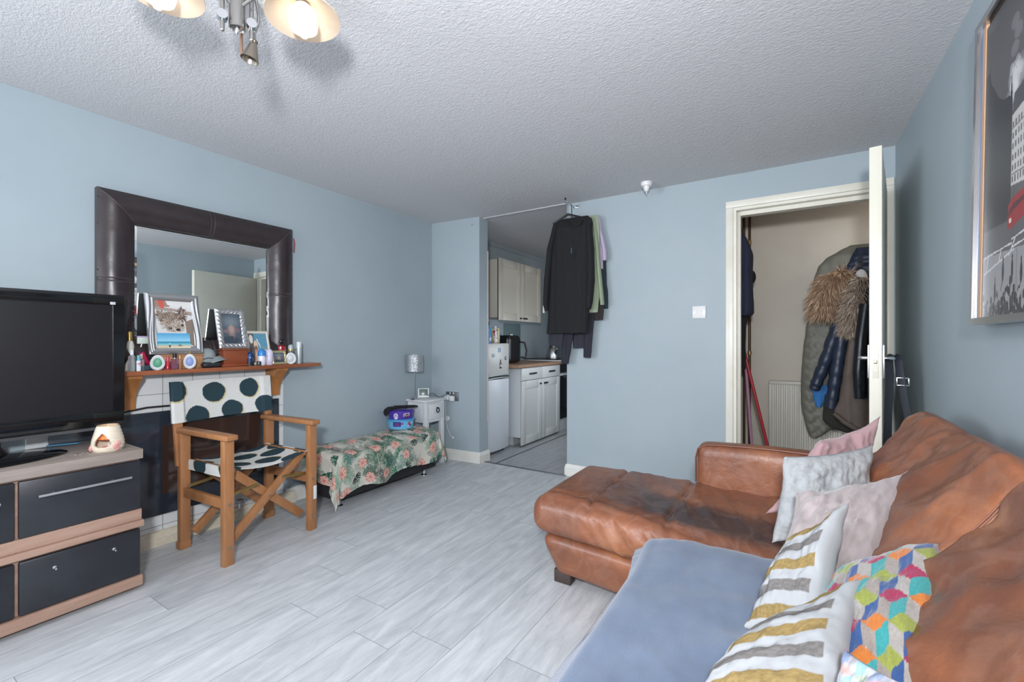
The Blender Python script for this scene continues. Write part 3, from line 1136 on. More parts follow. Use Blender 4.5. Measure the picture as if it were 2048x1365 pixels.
# loose small change and keys by the base
kd = B()
for k in range(5):
    kd.cyl((-2.63 + .014 * math.sin(k * 2.1), .632 + .022 * k * .6, .6462), (-2.63 + .014 * math.sin(k * 2.1), .632 + .022 * k * .6, .6482), .0075, n=14)
kd.tube([(-2.645, .66, .6475), (-2.62, .672, .6475), (-2.6, .668, .6475)], .0016, 6)
tag(kd.obj('keys', mat('dull_key_metal', '#b9b2a8', .4, .8)), 'small bunch of keys lying beside the television base', 'keys')

# ================================================================ fireplace wall
def tile_mat():
    m = mat('white_square_tiles', '#d9dcdd', .2)
    nt = m.node_tree
    L = nt.links.new
    tc = nt.nodes.new('ShaderNodeTexCoord')
    sp = nt.nodes.new('ShaderNodeSeparateXYZ')
    L(tc.outputs['Object'], sp.inputs[0])
    def mm(op, a, b=None):
        n = nt.nodes.new('ShaderNodeMath')
        n.operation = op
        for i, v in enumerate((a, b)):
            if v is None:
                continue
            if isinstance(v, (int, float)):
                n.inputs[i].default_value = v
            else:
                L(v, n.inputs[i])
        return n.outputs[0]
    def edge(s, off):
        f = mm('FRACT', mm('DIVIDE', mm('ADD', s, off), .1475))
        return mm('MINIMUM', f, mm('SUBTRACT', 1, f))
    e = mm('MINIMUM', edge(sp.outputs['Y'], 1 - .0125 + .0), edge(sp.outputs['Z'], 1 + .0745))
    g = mm('LESS_THAN', e, .010)
    mx = nt.nodes.new('ShaderNodeMix')
    mx.data_type = 'RGBA'
    L(g, mx.inputs['Factor'])
    mx.inputs['A'].default_value = (*lin('#dadddd'), 1)
    mx.inputs['B'].default_value = (*lin('#7d7a74'), 1)
    L(mx.outputs['Result'], nt.nodes['Principled BSDF'].inputs['Base Color'])
    bp = nt.nodes.new('ShaderNodeBump')
    bp.inputs['Strength'].default_value = .5
    bp.inputs['Distance'].default_value = .003
    L(mm('MINIMUM', e, .03), bp.inputs['Height'])
    L(bp.outputs['Normal'], nt.nodes['Principled BSDF'].inputs['Normal'])
    return m
struct(B().bx(XL, .55, .07, XL + .008, 1.779, .955).obj('trim_7', tile_mat(), smooth=False), 'white square tiled chimney panel behind the chair')
hb = B()
hb.prism([(XL, 0), (XL + .034, 0), (XL + .034, .048), (XL + .03, .055), (XL + .024, .06), (XL + .022, .078), (XL, .082)], 'y', .55, 1.86)
struct(hb.obj('baseboard_fireplace', mat('cracked_cream_hearth', '#d6cfbd', .5, var=('#bfb49b', 9, .45, .75)), ang=20), 'cream hearth board below the tiles')

fire = thing('electric_fire', 'black glass wall hung electric fire behind the director chair', 'fire', (-2.975, 1.3, .17))
B().bx(XL + .008, .62, .172, XL + .034, 1.735, .748, .004).obj('glass_front', mat('black_fire_glass', '#252c36', .16, coat=.4), fire)
B().bx(XL + .034, 1.065, .285, XL + .0352, 1.615, .665).obj('flame_window', mat('brown_smoked_glass', '#3a2b26', .1, spec=.8), fire, smooth=False)
cb = B()
cb.tube([(XL + .040, .60, .735), (XL + .040, .80, .742), (XL + .034, .92, .768), (XL + .024, 1.0, .776), (XL + .024, 1.12, .774), (XL + .040, 1.25, .757)], .005, 8)
tag(cb.obj('power_cable', mat('black_rubber', '#1d1f22', .5)), 'black cable lying along the top of the electric fire', 'cable')
gv = thing('gas_valve', 'small chrome pipe valve on the hearth board behind the chair', 'valve', (-2.955, 1.47, .08))
B().cyl((-2.955, 1.47, .078), (-2.955, 1.47, .135), .010, n=14).obj('pipe', m_chrome, gv)
B().box((-2.952, 1.47, .125), (.03, .036, .026), .006).obj('body', m_satin, gv)
B().cyl((-2.952, 1.488, .125), (-2.952, 1.51, .125), .008, n=12).obj('spindle', m_chrome, gv)

# mantel shelf on two brackets
m_pine = mat('varnished_pine_shelf', '#9a5c3c', .32, var=('#7f472c', 4, .3, .7), stretch=(9, .7, 9), coat=.3)
m_bracket = mat('orange_pine_bracket', '#ae7440', .4, var=('#93602f', 6, .35, .7), stretch=(6, 6, .8), coat=.2)
sh = thing('mantel_shelf', 'long varnished wooden shelf above the tiles crowded with bottles and frames', 'shelf', (-2.91, 1.35, .985))
sp_ = B().prism([(XL, .74), (XL + .18, .74), (XL + .18, 1.935), (XL + .15, 1.975), (XL, 1.99)], 'z', .963, .985)
sp_.obj('board', m_pine, sh)
for y0 in (.865, 1.655):
    bk = B().prism([(XL + .008, .963), (XL + .15, .963), (XL + .148, .945), (XL + .12, .92), (XL + .085, .885), (XL + .06, .845), (XL + .05, .80), (XL + .05, .775), (XL + .008, .775)], 'y', y0, y0 + .075)
    bk.obj('bracket', m_bracket, sh, 40)

# ================================================================ leather framed mirror
mi = thing('wall_mirror', 'large mirror in a wide padded dark brown leather frame', 'mirror', (-2.97, 1.31, .99))
m_dl = mat('dark_brown_faux_leather', '#2b2326', .32, var=('#38302f', 7, .35, .75), bump=(90, .15, .002))
my0, my1, mz0, mz1 = .79, 1.828, .992, 1.922
fw = .153
def fprof(s):
    """height of the padded moulding off the wall across its width, s from outer 0 to inner 1"""
    return .018 + .055 * math.sin(PI * (.08 + .86 * s)) ** .75
def frame_strip(corner):
    (a0, c0), (a1, c1) = corner
    b = B()
    n, m_ = 40, 12
    def f(u, v):
        # corner points are (outer, inner) pairs
        o = (a0[0] + (a1[0] - a0[0]) * u, a0[1] + (a1[1] - a0[1]) * u)
        i = (c0[0] + (c1[0] - c0[0]) * u, c0[1] + (c1[1] - c0[1]) * u)
        y = o[0] + (i[0] - o[0]) * v
        z = o[1] + (i[1] - o[1]) * v
        d = fprof(v)
        g = math.exp(-((u - .5) / .006) ** 2)
        return (XL + d - .0035 * g + .002 * fbm(y * 8, z * 8), y, z)
    b.grid(f, 120, m_)
    # outer and inner returns
    b.grid(lambda u, v: (XL + .002 + (fprof(0) - .002) * v, a0[0] + (a1[0] - a0[0]) * u, a0[1] + (a1[1] - a0[1]) * u), 20, 1)
    b.grid(lambda u, v: (XL + .012 + (fprof(1) - .012) * v, c0[0] + (c1[0] - c0[0]) * u, c0[1] + (c1[1] - c0[1]) * u), 20, 1)
    bmesh.ops.remove_doubles(b.bm, verts=b.bm.verts, dist=.0003)
    return b.obj('frame_side', m_dl, mi, 50)
oc = [(my0, mz0), (my1, mz0), (my1, mz1), (my0, mz1)]
ic = [(my0 + fw, mz0 + fw), (my1 - fw, mz0 + fw), (my1 - fw, mz1 - fw), (my0 + fw, mz1 - fw)]
SIDES = []
for k in range(4):
    SIDES.append(frame_strip(((oc[k], ic[k]), (oc[(k + 1) % 4], ic[(k + 1) % 4]))))
m_gst = mat('grey_stitching', '#5a5052', .6)
def fr_pt(k, u, v):
    o = Vector(oc[k]) * (1 - u) + Vector(oc[(k + 1) % 4]) * u
    i = Vector(ic[k]) * (1 - u) + Vector(ic[(k + 1) % 4]) * u
    p = o * (1 - v) + i * v
    return (XL + fprof(v) + .0008, p.x, p.y)
for k in range(4):
    for du in (-.014, .014):
        L_ = (Vector(oc[k]) - Vector(oc[(k + 1) % 4])).length
        B().tube([fr_pt(k, .5 + du / L_ * .9, v) for v in np.linspace(.03, .97, 16)], .001, 5).obj('stitch_line', m_gst, SIDES[k])
    B().tube([fr_pt(k, .004, v) for v in np.linspace(.02, .98, 16)], .0011, 5).obj('stitch_line', m_gst, SIDES[k])
B().bx(XL + .006, my0 + fw - .01, mz0 + fw - .01, XL + .012, my1 - fw + .01, mz1 - fw + .01).obj('mirror_glass', mat('silvered_glass', '#e6ebeb', .015, 1.), mi, smooth=False)
bv = B()
for k in range(4):
    a, c = Vector(ic[k]), Vector(ic[(k + 1) % 4])
    e = .016
    cy, cz = (my0 + my1) / 2, (mz0 + mz1) / 2
    def ins(p):
        return Vector((p.x + math.copysign(e, cy - p.x), p.y + math.copysign(e, cz - p.y)))
    a2, c2 = ins(a), ins(c)
    v = [b_ for b_ in ((XL + .0125, a.x, a.y), (XL + .0125, c.x, c.y), (XL + .0142, c2.x, c2.y), (XL + .0142, a2.x, a2.y))]
    bv.bm.faces.new([bv.bm.verts.new(p) for p in v])
bv.obj('bevelled_edge', mat('bevelled_glass', '#e9eeee', .02, 1.), mi, smooth=False)
B().tube([(XL + .05, 1.829, 1.86), (XL + .046, 1.836, 1.83), (XL + .046, 1.834, 1.79), (XL + .05, 1.83, 1.765)], .004, 8).obj('ribbon', mat('red_ribbon', '#9c2f3a', .7), mi)

# ================================================================ director chair
m_oak = mat('oiled_beech_frame', '#ab7850', .42, var=('#96663f', 5, .3, .7), stretch=(5, 5, 1.2), coat=.15)
m_brass = mat('aged_brass_strip', '#a48a56', .35, .9)
m_bolt = mat('steel_bolt', '#b3ada2', .3, 1.)
ch = thing('director_chair', 'folding wooden director chair with black dots on white canvas', 'chair', (-2.64, 1.375, 0), rotz=R(4), local=True)
HX, HY = .205, .245
def lg_(x, y, name='leg'):
    z1 = .635
    b = B()
    b.box((x, y, z1 / 2), (.036, .05, z1), .003)
    if x < 0:
        b.box((x - .004, y, .02), (.046, .056, .04), .003)
    return b.obj(name, m_oak, ch)
for x in (-HX, HX):
    for y in (-HY, HY):
        lgo = lg_(x, y)
        if x > 0:
            for z in (.09, .31):
                B().cyl((x + .017, y, z), (x + .0215, y, z), .0075, n=12).obj('bolt', m_bolt, lgo)
for y in (-HY, HY):
    arm = B().box((0, y, .65), (.50, .062, .028), .007, seg=3).obj('armrest', m_oak, ch)
    B().bar((-HX, y * 1.0, .31), (HX, y * 1.0, .31), .024, .05, .003).obj('side_rail', m_oak, ch)
    # raked back post with the canvas sleeve above it
    B().bar((-HX - .012, y * 1.06, .455), (-HX - .058, y * 1.06, .90), .024, .042, .003, up=(0, 1, 0)).obj('back_post', m_oak, ch)
# scissor bars, front and back pair
for x, s in ((.168, 1), (-.150, 1)):
    for sg, dx in ((1, 0), (-1, -.026)):
        B().bar((x + dx, -sg * .222, .092), (x + dx, sg * .208, .468), .044, .022, .003, up=(1, 0, 0)).obj('cross_bar', m_oak, ch)
    bb = B()
    bb.cyl((x - .045, 0, .276), (x + .016, 0, .276), .006, n=12)
    bb.obj('pivot_bolt', m_bolt, ch)
for sg in (1, -1):
    sr = B().bar((-.19, sg * .215, .470), (.20, sg * .215, .470), .03, .026, .004).obj('seat_rail', m_oak, ch)
    bb = B()
    bb.cyl((.20, sg * .215, .470), (.2045, sg * .215, .470), .010, n=14)
    bb.obj('bolt', m_bolt, sr)
for x in (.186, -.172):
    for sg in (1, -1):
        b = B().bar((x, sg * .235, .345), (x, sg * .075, .362), .003, .017, .0006)
        bo = b.obj('brass_strut', m_brass, ch)
        for yy, zz in ((.235, .345), (.075, .362)):
            B().cyl((x - .004, sg * yy, zz), (x + .004, sg * yy, zz), .006, n=10).obj('rivet', m_bolt, bo)
for y in (-HY,):
    pass
# dotted canvas
DOT = '#2c4048'
def dots(w, h, spots):
    c = Canvas(w, h, 620, '#d5d6d2')
    for x, y, rx, ry in spots:
        c.ell(x + .006, y - .006, rx + .001, ry + .001, '#c8b98d', wob=.05)
        c.ell(x, y, rx, ry, DOT, wob=.05)
    c.grain(.10)
    return c
m_canvas = mat('printed_cotton_canvas', '#ffffff', .85, attr='print', bump=(400, .3, .001), spec=.2)
bw, bh = .575, .225
cb_ = dots(bw, bh, [(.015, .175, .066, .058), (.235, .150, .066, .058), (.44, .158, .055, .058), (.135, .022, .066, .058), (.335, .035, .062, .056), (.53, .045, .060, .058)])
b = B()
def backf(side):
    def f(u, v):
        y = (u - .5) * bw
        z = .688 + v * bh
        x = -HX - .012 - .046 * (z - .455) / .445
        wrap = sm(.40, .5, abs(u - .5))
        sag = -.022 * max(0, 1 - ((2 * u - 1) / .74) ** 2)
        off = side * (.0015 + .0155 * sm(.375, .408, abs(u - .5)) * (1 - sm(.492, .5, abs(u - .5))))
        return (x + sag + off, y, z + .004 * fbm(u * 5, 2.) * (v - .3))
    return f
b.grid(backf(1), 150, 70, lambda u, v: cb_.at(u, v))
b.grid(backf(-1), 150, 70, lambda u, v: cb_.at(u, v))
bmesh.ops.remove_doubles(b.bm, verts=b.bm.verts, dist=.0002)
b.obj('back_canvas', m_canvas, ch, 60)
sw_, sd = .45, .40
cs = dots(sw_ + .12, sd, [(.05, .12, .07, .06), (.165, .27, .07, .06), (.29, .12, .075, .055), (.315, .31, .07, .06), (.42, .2, .07, .06), (.16, -.01, .07, .05), (.42, .01, .07, .05), (.51, .11, .06, .06), (.53, .34, .06, .06), (.42, .39, .07, .04), (.06, .36, .07, .06)])
b = B()
def seatf(off):
    def f(u, v):
        L_ = sw_ + .12
        s = u * L_ - .06
        x = -.195 + v * .395
        if s < 0:
            y, z = -.215 - .0165, .470 + .016 + s * .9
            y += 0
        elif s > sw_:
            y, z = .215 + .0165, .470 + .016 - (s - sw_) * .9
        else:
            k = s / sw_
            y = -.225 + .45 * k
            z = .4862 - .030 * math.sin(PI * k) ** .8 * (.75 + .25 * math.cos((v - .5) * 2)) - .008 * sm(.9, 1, v) * math.sin(PI * k)
        return (x, y, z - off)
    return f
b.grid(seatf(0), 150, 100, lambda u, v: cs.at(u, v))
b.skirt(.0025)
b.obj('seat_canvas', m_canvas, ch, 60)
B().box((HX + .0195, HY + .012, .225), (.002, .022, .08), .0006).obj('care_label', mat('white_label', '#d4d6d6', .6), ch)

# ================================================================ bench with leaf print cover
be = thing('storage_bench', 'long low black upholstered bench against the left wall', 'bench', (-2.79, 2.39, 0))
m_bk = mat('black_woven_upholstery', '#232226', .8, bump=(150, .3, .002))
B().rbox(-2.985, 1.93, .048, -2.60, 2.925, .27, .02, .05).obj('base', m_bk, be, 60)
def bench_top(p, u):
    q = p.copy()
    q.z += .022 * (1 - u.x ** 4) * (1 - u.y ** 4) * sm(0, 1, u.z)
    return q
B().rbox(-2.985, 1.92, .255, -2.60, 2.925, .315, .035, .04, bench_top).obj('cushion_top', m_bk, be, 60)
for x, y in ((-2.64, 1.965), (-2.64, 2.81), (-2.95, 1.965), (-2.95, 2.81)):
    B().lathe([(.001, 0), (.028, 0), (.028, .006), (.014, .011), (.012, .035), (.022, .05)], (x, y, 0), 20).obj('foot', m_chrome, be)

def leafprint(w, h):
    c = Canvas(w, h, 620, '#c8c4b9')
    rnd = random.Random(11)
    greens = ['#3d6a55', '#55826a', '#6f9a84', '#345a4a', '#7fa28c', '#4c7a70']
    def palm(x, y, ang, L_, col, wd=.0036):
        for k in range(1, 12):
            t_ = k / 12
            bx_, by_ = x + math.cos(ang) * L_ * t_, y + math.sin(ang) * L_ * t_
            ll = L_ * .55 * math.sin(PI * (.12 + .8 * t_)) ** .8
            for sg in (1, -1):
                a = ang + sg * (.95 - .45 * t_)
                c.line(bx_, by_, bx_ + math.cos(a) * ll, by_ + math.sin(a) * ll, wd, col)
        c.line(x, y, x + math.cos(ang) * L_, y + math.sin(ang) * L_, .003, '#8a7468')
    def monstera(x, y, ang, r, col):
        for k in range(9):
            a = ang + (k - 4) * .36
            rr = r * (1 - .05 * abs(k - 4))
            c.ell(x + math.cos(a) * rr * .5, y + math.sin(a) * rr * .5, rr * .55, rr * .15, col, a)
        for k in range(8):
            a = ang + (k - 3.5) * .36
            c.line(x + math.cos(a) * r * .5, y + math.sin(a) * r * .5, x + math.cos(a) * r * 1.0, y + math.sin(a) * r * 1.0, r * .05, '#c5cbbd')
        c.line(x, y, x + math.cos(ang) * r, y + math.sin(ang) * r, r * .05, '#9dbca8')
    def flower(x, y, r):
        c.ell(x, y, r, r * .92, '#cb9487', wob=.08)
        for k in range(8):
            a = k * .785 + x * 30
            c.ell(x + math.cos(a) * r * .5, y + math.sin(a) * r * .5, r * .42, r * .26, '#d8b0a4', a)
            c.line(x + math.cos(a) * r * .3, y + math.sin(a) * r * .3, x + math.cos(a + .3) * r * .95, y + math.sin(a + .3) * r * .95, .0022, '#9c4f45')
        c.ell(x, y, r * .28, r * .25, '#c9796b')
    sp_ = .072
    cells = [((i + rnd.uniform(.1, .9)) * sp_, (j + rnd.uniform(.1, .9)) * sp_) for i in range(int(w / sp_) + 1) for j in range(int(h / sp_) + 1)]
    rnd.shuffle(cells)
    n = len(cells)
    for i, (x, y) in enumerate(cells):
        if i % 2:
            palm(x, y, rnd.random() * 2 * PI, .10 + .05 * rnd.random(), rnd.choice(greens))
    for i, (x, y) in enumerate(cells):
        if i % 5 == 0:
            monstera(x, y, rnd.random() * 2 * PI, .045 + .015 * rnd.random(), rnd.choice(['#2e5546', '#46755f', '#3b4a45']))
        elif i % 5 == 2:
            palm(x, y, rnd.random() * 2 * PI, .11, rnd.choice(['#3a6753', '#8a9d8e', '#6b6063']), .004)
    gx = 0
    placed = []
    while gx < 400 and len(placed) < 36:
        gx += 1
        x, y = rnd.random() * w, rnd.random() * h
        if all((x - a) ** 2 + (y - b_) ** 2 > .0135 for a, b_ in placed):
            placed.append((x, y))
            flower(x, y, .034 + .010 * rnd.random())
    c.grain(.10)
    return c
OV, OE = .245, .215
LB, WB = 1.0, .385
lp_ = leafprint(LB + 2 * OE, WB + OV)
b = B()
def cover(u, v):
    s = -OE + u * (LB + 2 * OE)
    t_ = v * (WB + OV + .016 * math.sin(u * 19) + .05 * (1 - u) - .03 * u)
    ds = max(0, -s, s - LB)
    sg = -1 if s < 0 else 1
    dt = max(0, t_ - WB)
    yb = 1.91 + min(LB, max(0, s))
    xb = -2.99 + min(WB + .008, t_)
    ztop = .347 + .036 * math.sin(PI * min(1, t_ / WB) * .80 + .25) + .012 * fbm(s * 6, t_ * 7, 1.) + .008 * fbm(s * 15, t_ * 4, 4.) - .012 * min(1, ds + dt)
    ztop += .012 * sm(.5, 0, u) * 0
    d = math.hypot(ds, dt)
    if d > 0:
        ox, oy = dt / d, sg * ds / d
        rr = .03
        if d < rr * PI / 2:
            out, drop = rr * math.sin(d / rr), rr * (1 - math.cos(d / rr))
        else:
            out, drop = rr, rr + (d - rr * PI / 2)
        flare = .016 + .03 * (ds > 0 and dt > 0) * min(1, min(ds, dt) / .08)
        wave = .010 * math.sin(s * 21 + 1) * (dt > 0) + .010 * math.sin(t_ * 26) * (ds > 0)
        k = min(1, drop / .15)
        out += flare * k + wave * k + .008 * k * fbm(s * 9, t_ * 9, 7.)
        xb += out * ox
        yb += out * oy
        ztop -= drop
    return (max(-2.992, xb), yb, max(.012, ztop))
b.grid(cover, 540, 220, lambda u, v: lp_.at(u, v))
b.skirt(.003)
tag(b.obj('bench_cover', mat('leaf_print_cotton', '#ffffff', .85, attr='print', spec=.15)), 'cream cover printed with green leaves and pink flowers draped over the black bench', 'cover')

# sweet tubs and gloves on the bench
def tub(name, label, c_, z0, h, r0, r1, colb, colrim, marks):
    t = thing(name, label, 'tub', (c_[0], c_[1], z0))
    cv_ = Canvas(2 * PI, 1, 90, colb)
    for mfun in marks:
        mfun(cv_)
    b = B()
    n = 160
    def f(u, v):
        a = u * 2 * PI
        r_ = r0 + (r1 - r0) * v
        return (c_[0] + r_ * math.cos(a), c_[1] + r_ * math.sin(a) * 1.0, z0 + h * v)
    b.grid(f, n, 40, lambda u, v: cv_.at(u, v))
    b.lathe([(.001, z0), (r0, z0)], (c_[0], c_[1], 0), n, capa=False, capb=False)
    b.obj('body', mat(name + '_printed_plastic', '#ffffff', .35, attr='print'), t)
    B().lathe([(r1 - .006, z0 + h - .012), (r1 + .004, z0 + h - .012), (r1 + .005, z0 + h), (r1 - .001, z0 + h + .003), (.001, z0 + h + .003)], (c_[0], c_[1], 0), 64, capa=False, capb=False).obj('lid', mat(name + '_lid_plastic', colrim, .35), t)
    return t
TC = (-2.868, 2.765)
fa = math.atan2(-TC[1], -TC[0])                     # the side turned to the room
def A(d):
    return (fa + d) % (2 * PI)
def ring_sq(c):
    c.rect(A(-.62), .32, A(-.02), .80, '#3f2a72')
    for k in range(4):
        c.line(A(-.52 + .12 * k), .62, A(-.44 + .12 * k), .62, .035, '#b79fe0')
        c.line(A(-.50 + .10 * k), .47, A(-.44 + .10 * k), .47, .04, '#c06fb5')
    c.ell(A(.10), .62, .10, .13, '#8a4fa2')
    c.ell(A(.72), .58, .16, .22, '#c0405f')
    c.ell(A(.80), .40, .10, .14, '#4a2c73')
    c.ell(A(.62), .32, .07, .10, '#d9d2e6')
    c.ell(A(.95), .62, .07, .12, '#e7e1ee')
tub('sweet_tub', 'light blue round sweet tub standing on the leaf print bench cover', TC, .388, .080, .104, .113, '#6fb6e0', '#4f9fd2', [ring_sq])
def purple(c):
    c.ell(A(-.42), .42, .20, .40, '#d7d0e6')
    c.line(A(-.56), .30, A(-.42), .62, .05, '#3b2478')
    c.line(A(-.42), .62, A(-.28), .30, .05, '#3b2478')
    c.ell(A(.50), .52, .32, .36, '#cfc4e2')
    c.ell(A(.50), .42, .26, .28, '#4a3160')
    for k in range(6):
        c.ell(A(.30 + .08 * k), .44 + .05 * (k % 2), .045, .10, ['#8c6a5a', '#d5b9a0', '#9a6f8f'][k % 3])
tub('sweet_tub', 'purple round sweet tub stacked on the light blue tub', TC, .473, .066, .100, .108, '#4a2f9a', '#4f35a6', [purple])
gl = thing('glove_pair', 'pair of black knitted gloves lying over the purple tub', 'gloves', (TC[0], TC[1], .545))
m_glove = mat('black_knit_glove', '#17171b', .9, bump=(300, .5, .002))
def glove(base, ang, droop, nm):
    b = B()
    base = Vector(base)
    d = Vector((math.cos(ang), math.sin(ang), 0))
    s = Vector((-d.y, d.x, 0))
    def pt(a, w, dz=0):
        # lies on the lid, then hangs over the rim
        dist = a
        over = max(0, dist - droop)
        return base + d * min(dist, droop + over * .35) + s * w + Vector((0, 0, .012 + dz - over * .92))
    b.tube([pt(-.085, 0), pt(-.05, 0), pt(-.02, 0), pt(.02, 0), pt(.045, 0)], [.026, .028, .030, .034, .024], 14, flat=.36)
    for k, (w, L_) in enumerate(((-.026, .058), (-.009, .072), (.008, .074), (.024, .060))):
        b.tube([pt(.025, w * .8), pt(.045, w), pt(.045 + L_ * .5, w * 1.2), pt(.045 + L_, w * 1.35)], [.009, .0095, .009, .006], 8)
    b.tube([pt(-.02, -.022), pt(.005, -.045), pt(.03, -.056)], [.011, .010, .007], 8)
    b.obj(nm, m_glove, gl, 70)
glove((TC[0] - .03, TC[1] - .055, .548), fa - 1.05, .06, 'glove')
glove((TC[0] + .015, TC[1] + .02, .556), fa + 1.45, .2, 'glove')

# ================================================================ bedside table and what stands on it
m_wp = mat('white_painted_wood', '#d4d7d8', .4, var=('#c9cccd', 5, .4, .8))
ns = thing('bedside_table', 'small white painted bedside table with one drawer in the corner', 'bedside table', (-2.87, 3.08, 0))
nx0, nx1, ny0, ny1, nt_ = -2.982, -2.755, 2.958, 3.21, .606
B().bx(nx0 - .012, ny0 - .012, nt_ - .02, nx1 + .012, ny1 + .012, nt_, .004).obj('top', m_wp, ns)
b = B()
b.bx(nx0 + .004, ny0 + .004, nt_ - .205, nx1 - .004, ny1 - .004, nt_ - .02)
b.bx(nx0 + .04, ny0, nt_ - .185, nx1 - .045, ny0 + .006, nt_ - .045, .002)
b.obj('carcass', m_wp, ns)
dw = B().bx(nx1 - .006, ny0 + .045, nt_ - .180, nx1 + .004, ny1 - .022, nt_ - .042, .003).obj('drawer', m_wp, ns)
k_ = B()
k_.cyl((nx1 + .004, 3.10, .525), (nx1 + .018, 3.10, .525), .007, n=12)
ringp = [(nx1 + .016, 3.10 + .018 * math.sin(a), .506 + .022 * math.cos(a)) for a in np.linspace(0, 2 * PI, 22)]
k_.tube(ringp, .0045, 8)
k_.obj('ring_pull', mat('black_iron', '#25272a', .45, .5), dw)
for x in (nx0 + .02, nx1 - .02):
    for y in (ny0 + .02, ny1 - .02):
        B().bx(x - .02, y - .02, 0, x + .02, y + .02, nt_ - .02, .003).obj('leg', m_wp, ns)
lm = thing('table_lamp', 'silver drum shade table lamp on the bedside table', 'lamp', (-2.93, 3.09, nt_))
lx, ly = (-2.915,2.978)
B().lathe([(.001, nt_), (.045, nt_), (.046, nt_ + .012), (.012, nt_ + .018), (.006, nt_ + .026), (.001, nt_ + .026)], (lx, ly, 0), 28, capa=False, capb=False).obj('base', m_chrome, lm)
B().cyl((lx, ly, nt_ + .02), (lx, ly, .91), .0045, n=12).obj('stem', mat('frosted_steel_stem', '#9aa1a6', .3, .9), lm)
def shade_mat():
    m = mat('crackled_silver_shade', '#b3b7ba', .3, .75)
    nt = m.node_tree
    v = nt.nodes.new('ShaderNodeTexVoronoi')
    v.inputs['Scale'].default_value = 130
    tc = nt.nodes.new('ShaderNodeTexCoord')
    nt.links.new(tc.outputs['Object'], v.inputs['Vector'])
    bp = nt.nodes.new('ShaderNodeBump')
    bp.inputs['Strength'].default_value = .7
    bp.inputs['Distance'].default_value = .004
    nt.links.new(v.outputs['Distance'], bp.inputs['Height'])
    nt.links.new(bp.outputs['Normal'], nt.nodes['Principled BSDF'].inputs['Normal'])
    return m
m_shade = shade_mat()
b = B()
b.lathe([(.081, .862), (.081, 1.012), (.079, 1.012), (.079, .862), (.081, .862)], (lx, ly, 0), 48, capa=False, capb=False)
b.obj('shade', m_shade, lm, 50)
B().tube([(lx - .078, ly, .985), (lx, ly, .985), (lx + .078, ly, .985)], .002, 6).obj('shade_ring', m_chrome, lm)
mxy = (-2.907,3.088)
cm = thing('energy_monitor', 'small white display monitor with grey screen beside the lamp stem', 'monitor', (-2.80, 3.0, nt_))
mrot = Matrix.Rotation(math.atan2(-2.9, 2.75), 4, 'Z') @ Matrix.Rotation(R(-14), 4, 'Y')
B().box((mxy[0], mxy[1], nt_ + .046), (.022, .105, .09), .006, mrot).obj('housing', mat('white_plastic', '#dbdddd', .4), cm)
off = mrot @ Vector((.0112, 0, .006))
B().box(Vector((mxy[0], mxy[1], nt_ + .046)) + off, (.0016, .080, .060), .0005, mrot).obj('screen', mat('grey_green_display', '#5d706c', .25), cm)
B().box((mxy[0] - .022, mxy[1] + .02, nt_ + .022), (.05, .05, .043), .008, mrot).obj('stand', mat('dark_blue_plastic', '#3a4150', .5), cm)
pxy = (-3.009,3.068)
sb = thing('small_jar', 'tiny white pot at the foot of the silver lamp', 'pot', (-2.9, 2.99, nt_))
B().lathe([(.001, nt_), (.012, nt_), (.013, nt_ + .02), (.001, nt_ + .021)], (pxy[0], pxy[1], 0), 16).obj('pot', mat('white_pot', '#d9dbdc', .4), sb)
B().cyl((pxy[0], pxy[1], nt_ + .02), (pxy[0], pxy[1], nt_ + .028), .009, n=14).obj('cap', mat('grey_cap', '#9a9fa3', .4), sb)
# double socket with plugs on the stub wall
yw = 3.325
so = thing('double_socket', 'brushed steel double socket with white plugs on the short blue wall', 'socket', (-2.75, yw, .605))
B().box((-2.752, yw - .004, .607), (.146, .008, .086), .003, Matrix.Rotation(R(4), 4, 'Z')).obj('plate', mat('brushed_steel_plate', '#7f8487', .35, .9), so)
for k, x in enumerate((-2.795, -2.735)):
    pg = B().box((x, yw - .026 - .004, .597 - .006 * k), (.048, .036, .05), .007).obj('plug', mat('white_plug', '#d9dcde', .4), so)
for x in (-2.775, -2.735):
    B().box((x, yw - .0095, .637), (.011, .005, .02), .001).obj('switch', mat('rocker_white', '#cfd3d5', .4), so)
c1 = B().tube([(-2.795, yw - .045, .585), (-2.80, yw - .05, .54), (-2.815, yw - .03, .46), (-2.82, yw - .02, .38), (-2.80, yw - .02, .30), (-2.765, yw - .02, .235), (-2.735, yw - .02, .215)], .0032, 8)
c1.sph((-2.732, yw - .02, .213), .013, 12)
c1.lathe([(.001, -.008), (.024, -.008), (.026, 0), (.024, .008), (.001, .008)], (-2.79, yw - .03, .395), 24, Matrix.Rotation(R(90), 3, 'X'))
c1.obj('charger_lead', mat('white_cable', '#d2d6d9', .45), so)
c2 = B().tube([(-2.87, 3.10, nt_ + .02), (-2.85, 3.12, nt_ + .04), (-2.83, 3.14, nt_ + .045), (-2.80, 3.16, nt_ + .012), (-2.79, 3.18, nt_ + .008), (-2.775, 3.20, nt_ + .014), (-2.77, 3.24, .63), (-2.78, 3.272, .612)], .003, 8)
tag(c2.obj('monitor_lead', mat('dark_blue_cable', '#3b4658', .5)), 'thin dark lead running from the monitor to the socket', 'cable')

# ================================================================ things on the mantel shelf
SZ = .985
def plas(name, col, rough=.35, **k):
    return mat(name, col, rough, **k)
def glass(name, col, rough=.06):
    m = mat(name, col, rough, trans=.85)
    m.node_tree.nodes['Principled BSDF'].inputs['IOR'].default_value = 1.35
    return m
m_clear = glass('clear_bottle_glass', '#e3eaec')
m_gold = mat('gold_metal', '#c9a95f', .3, .9)

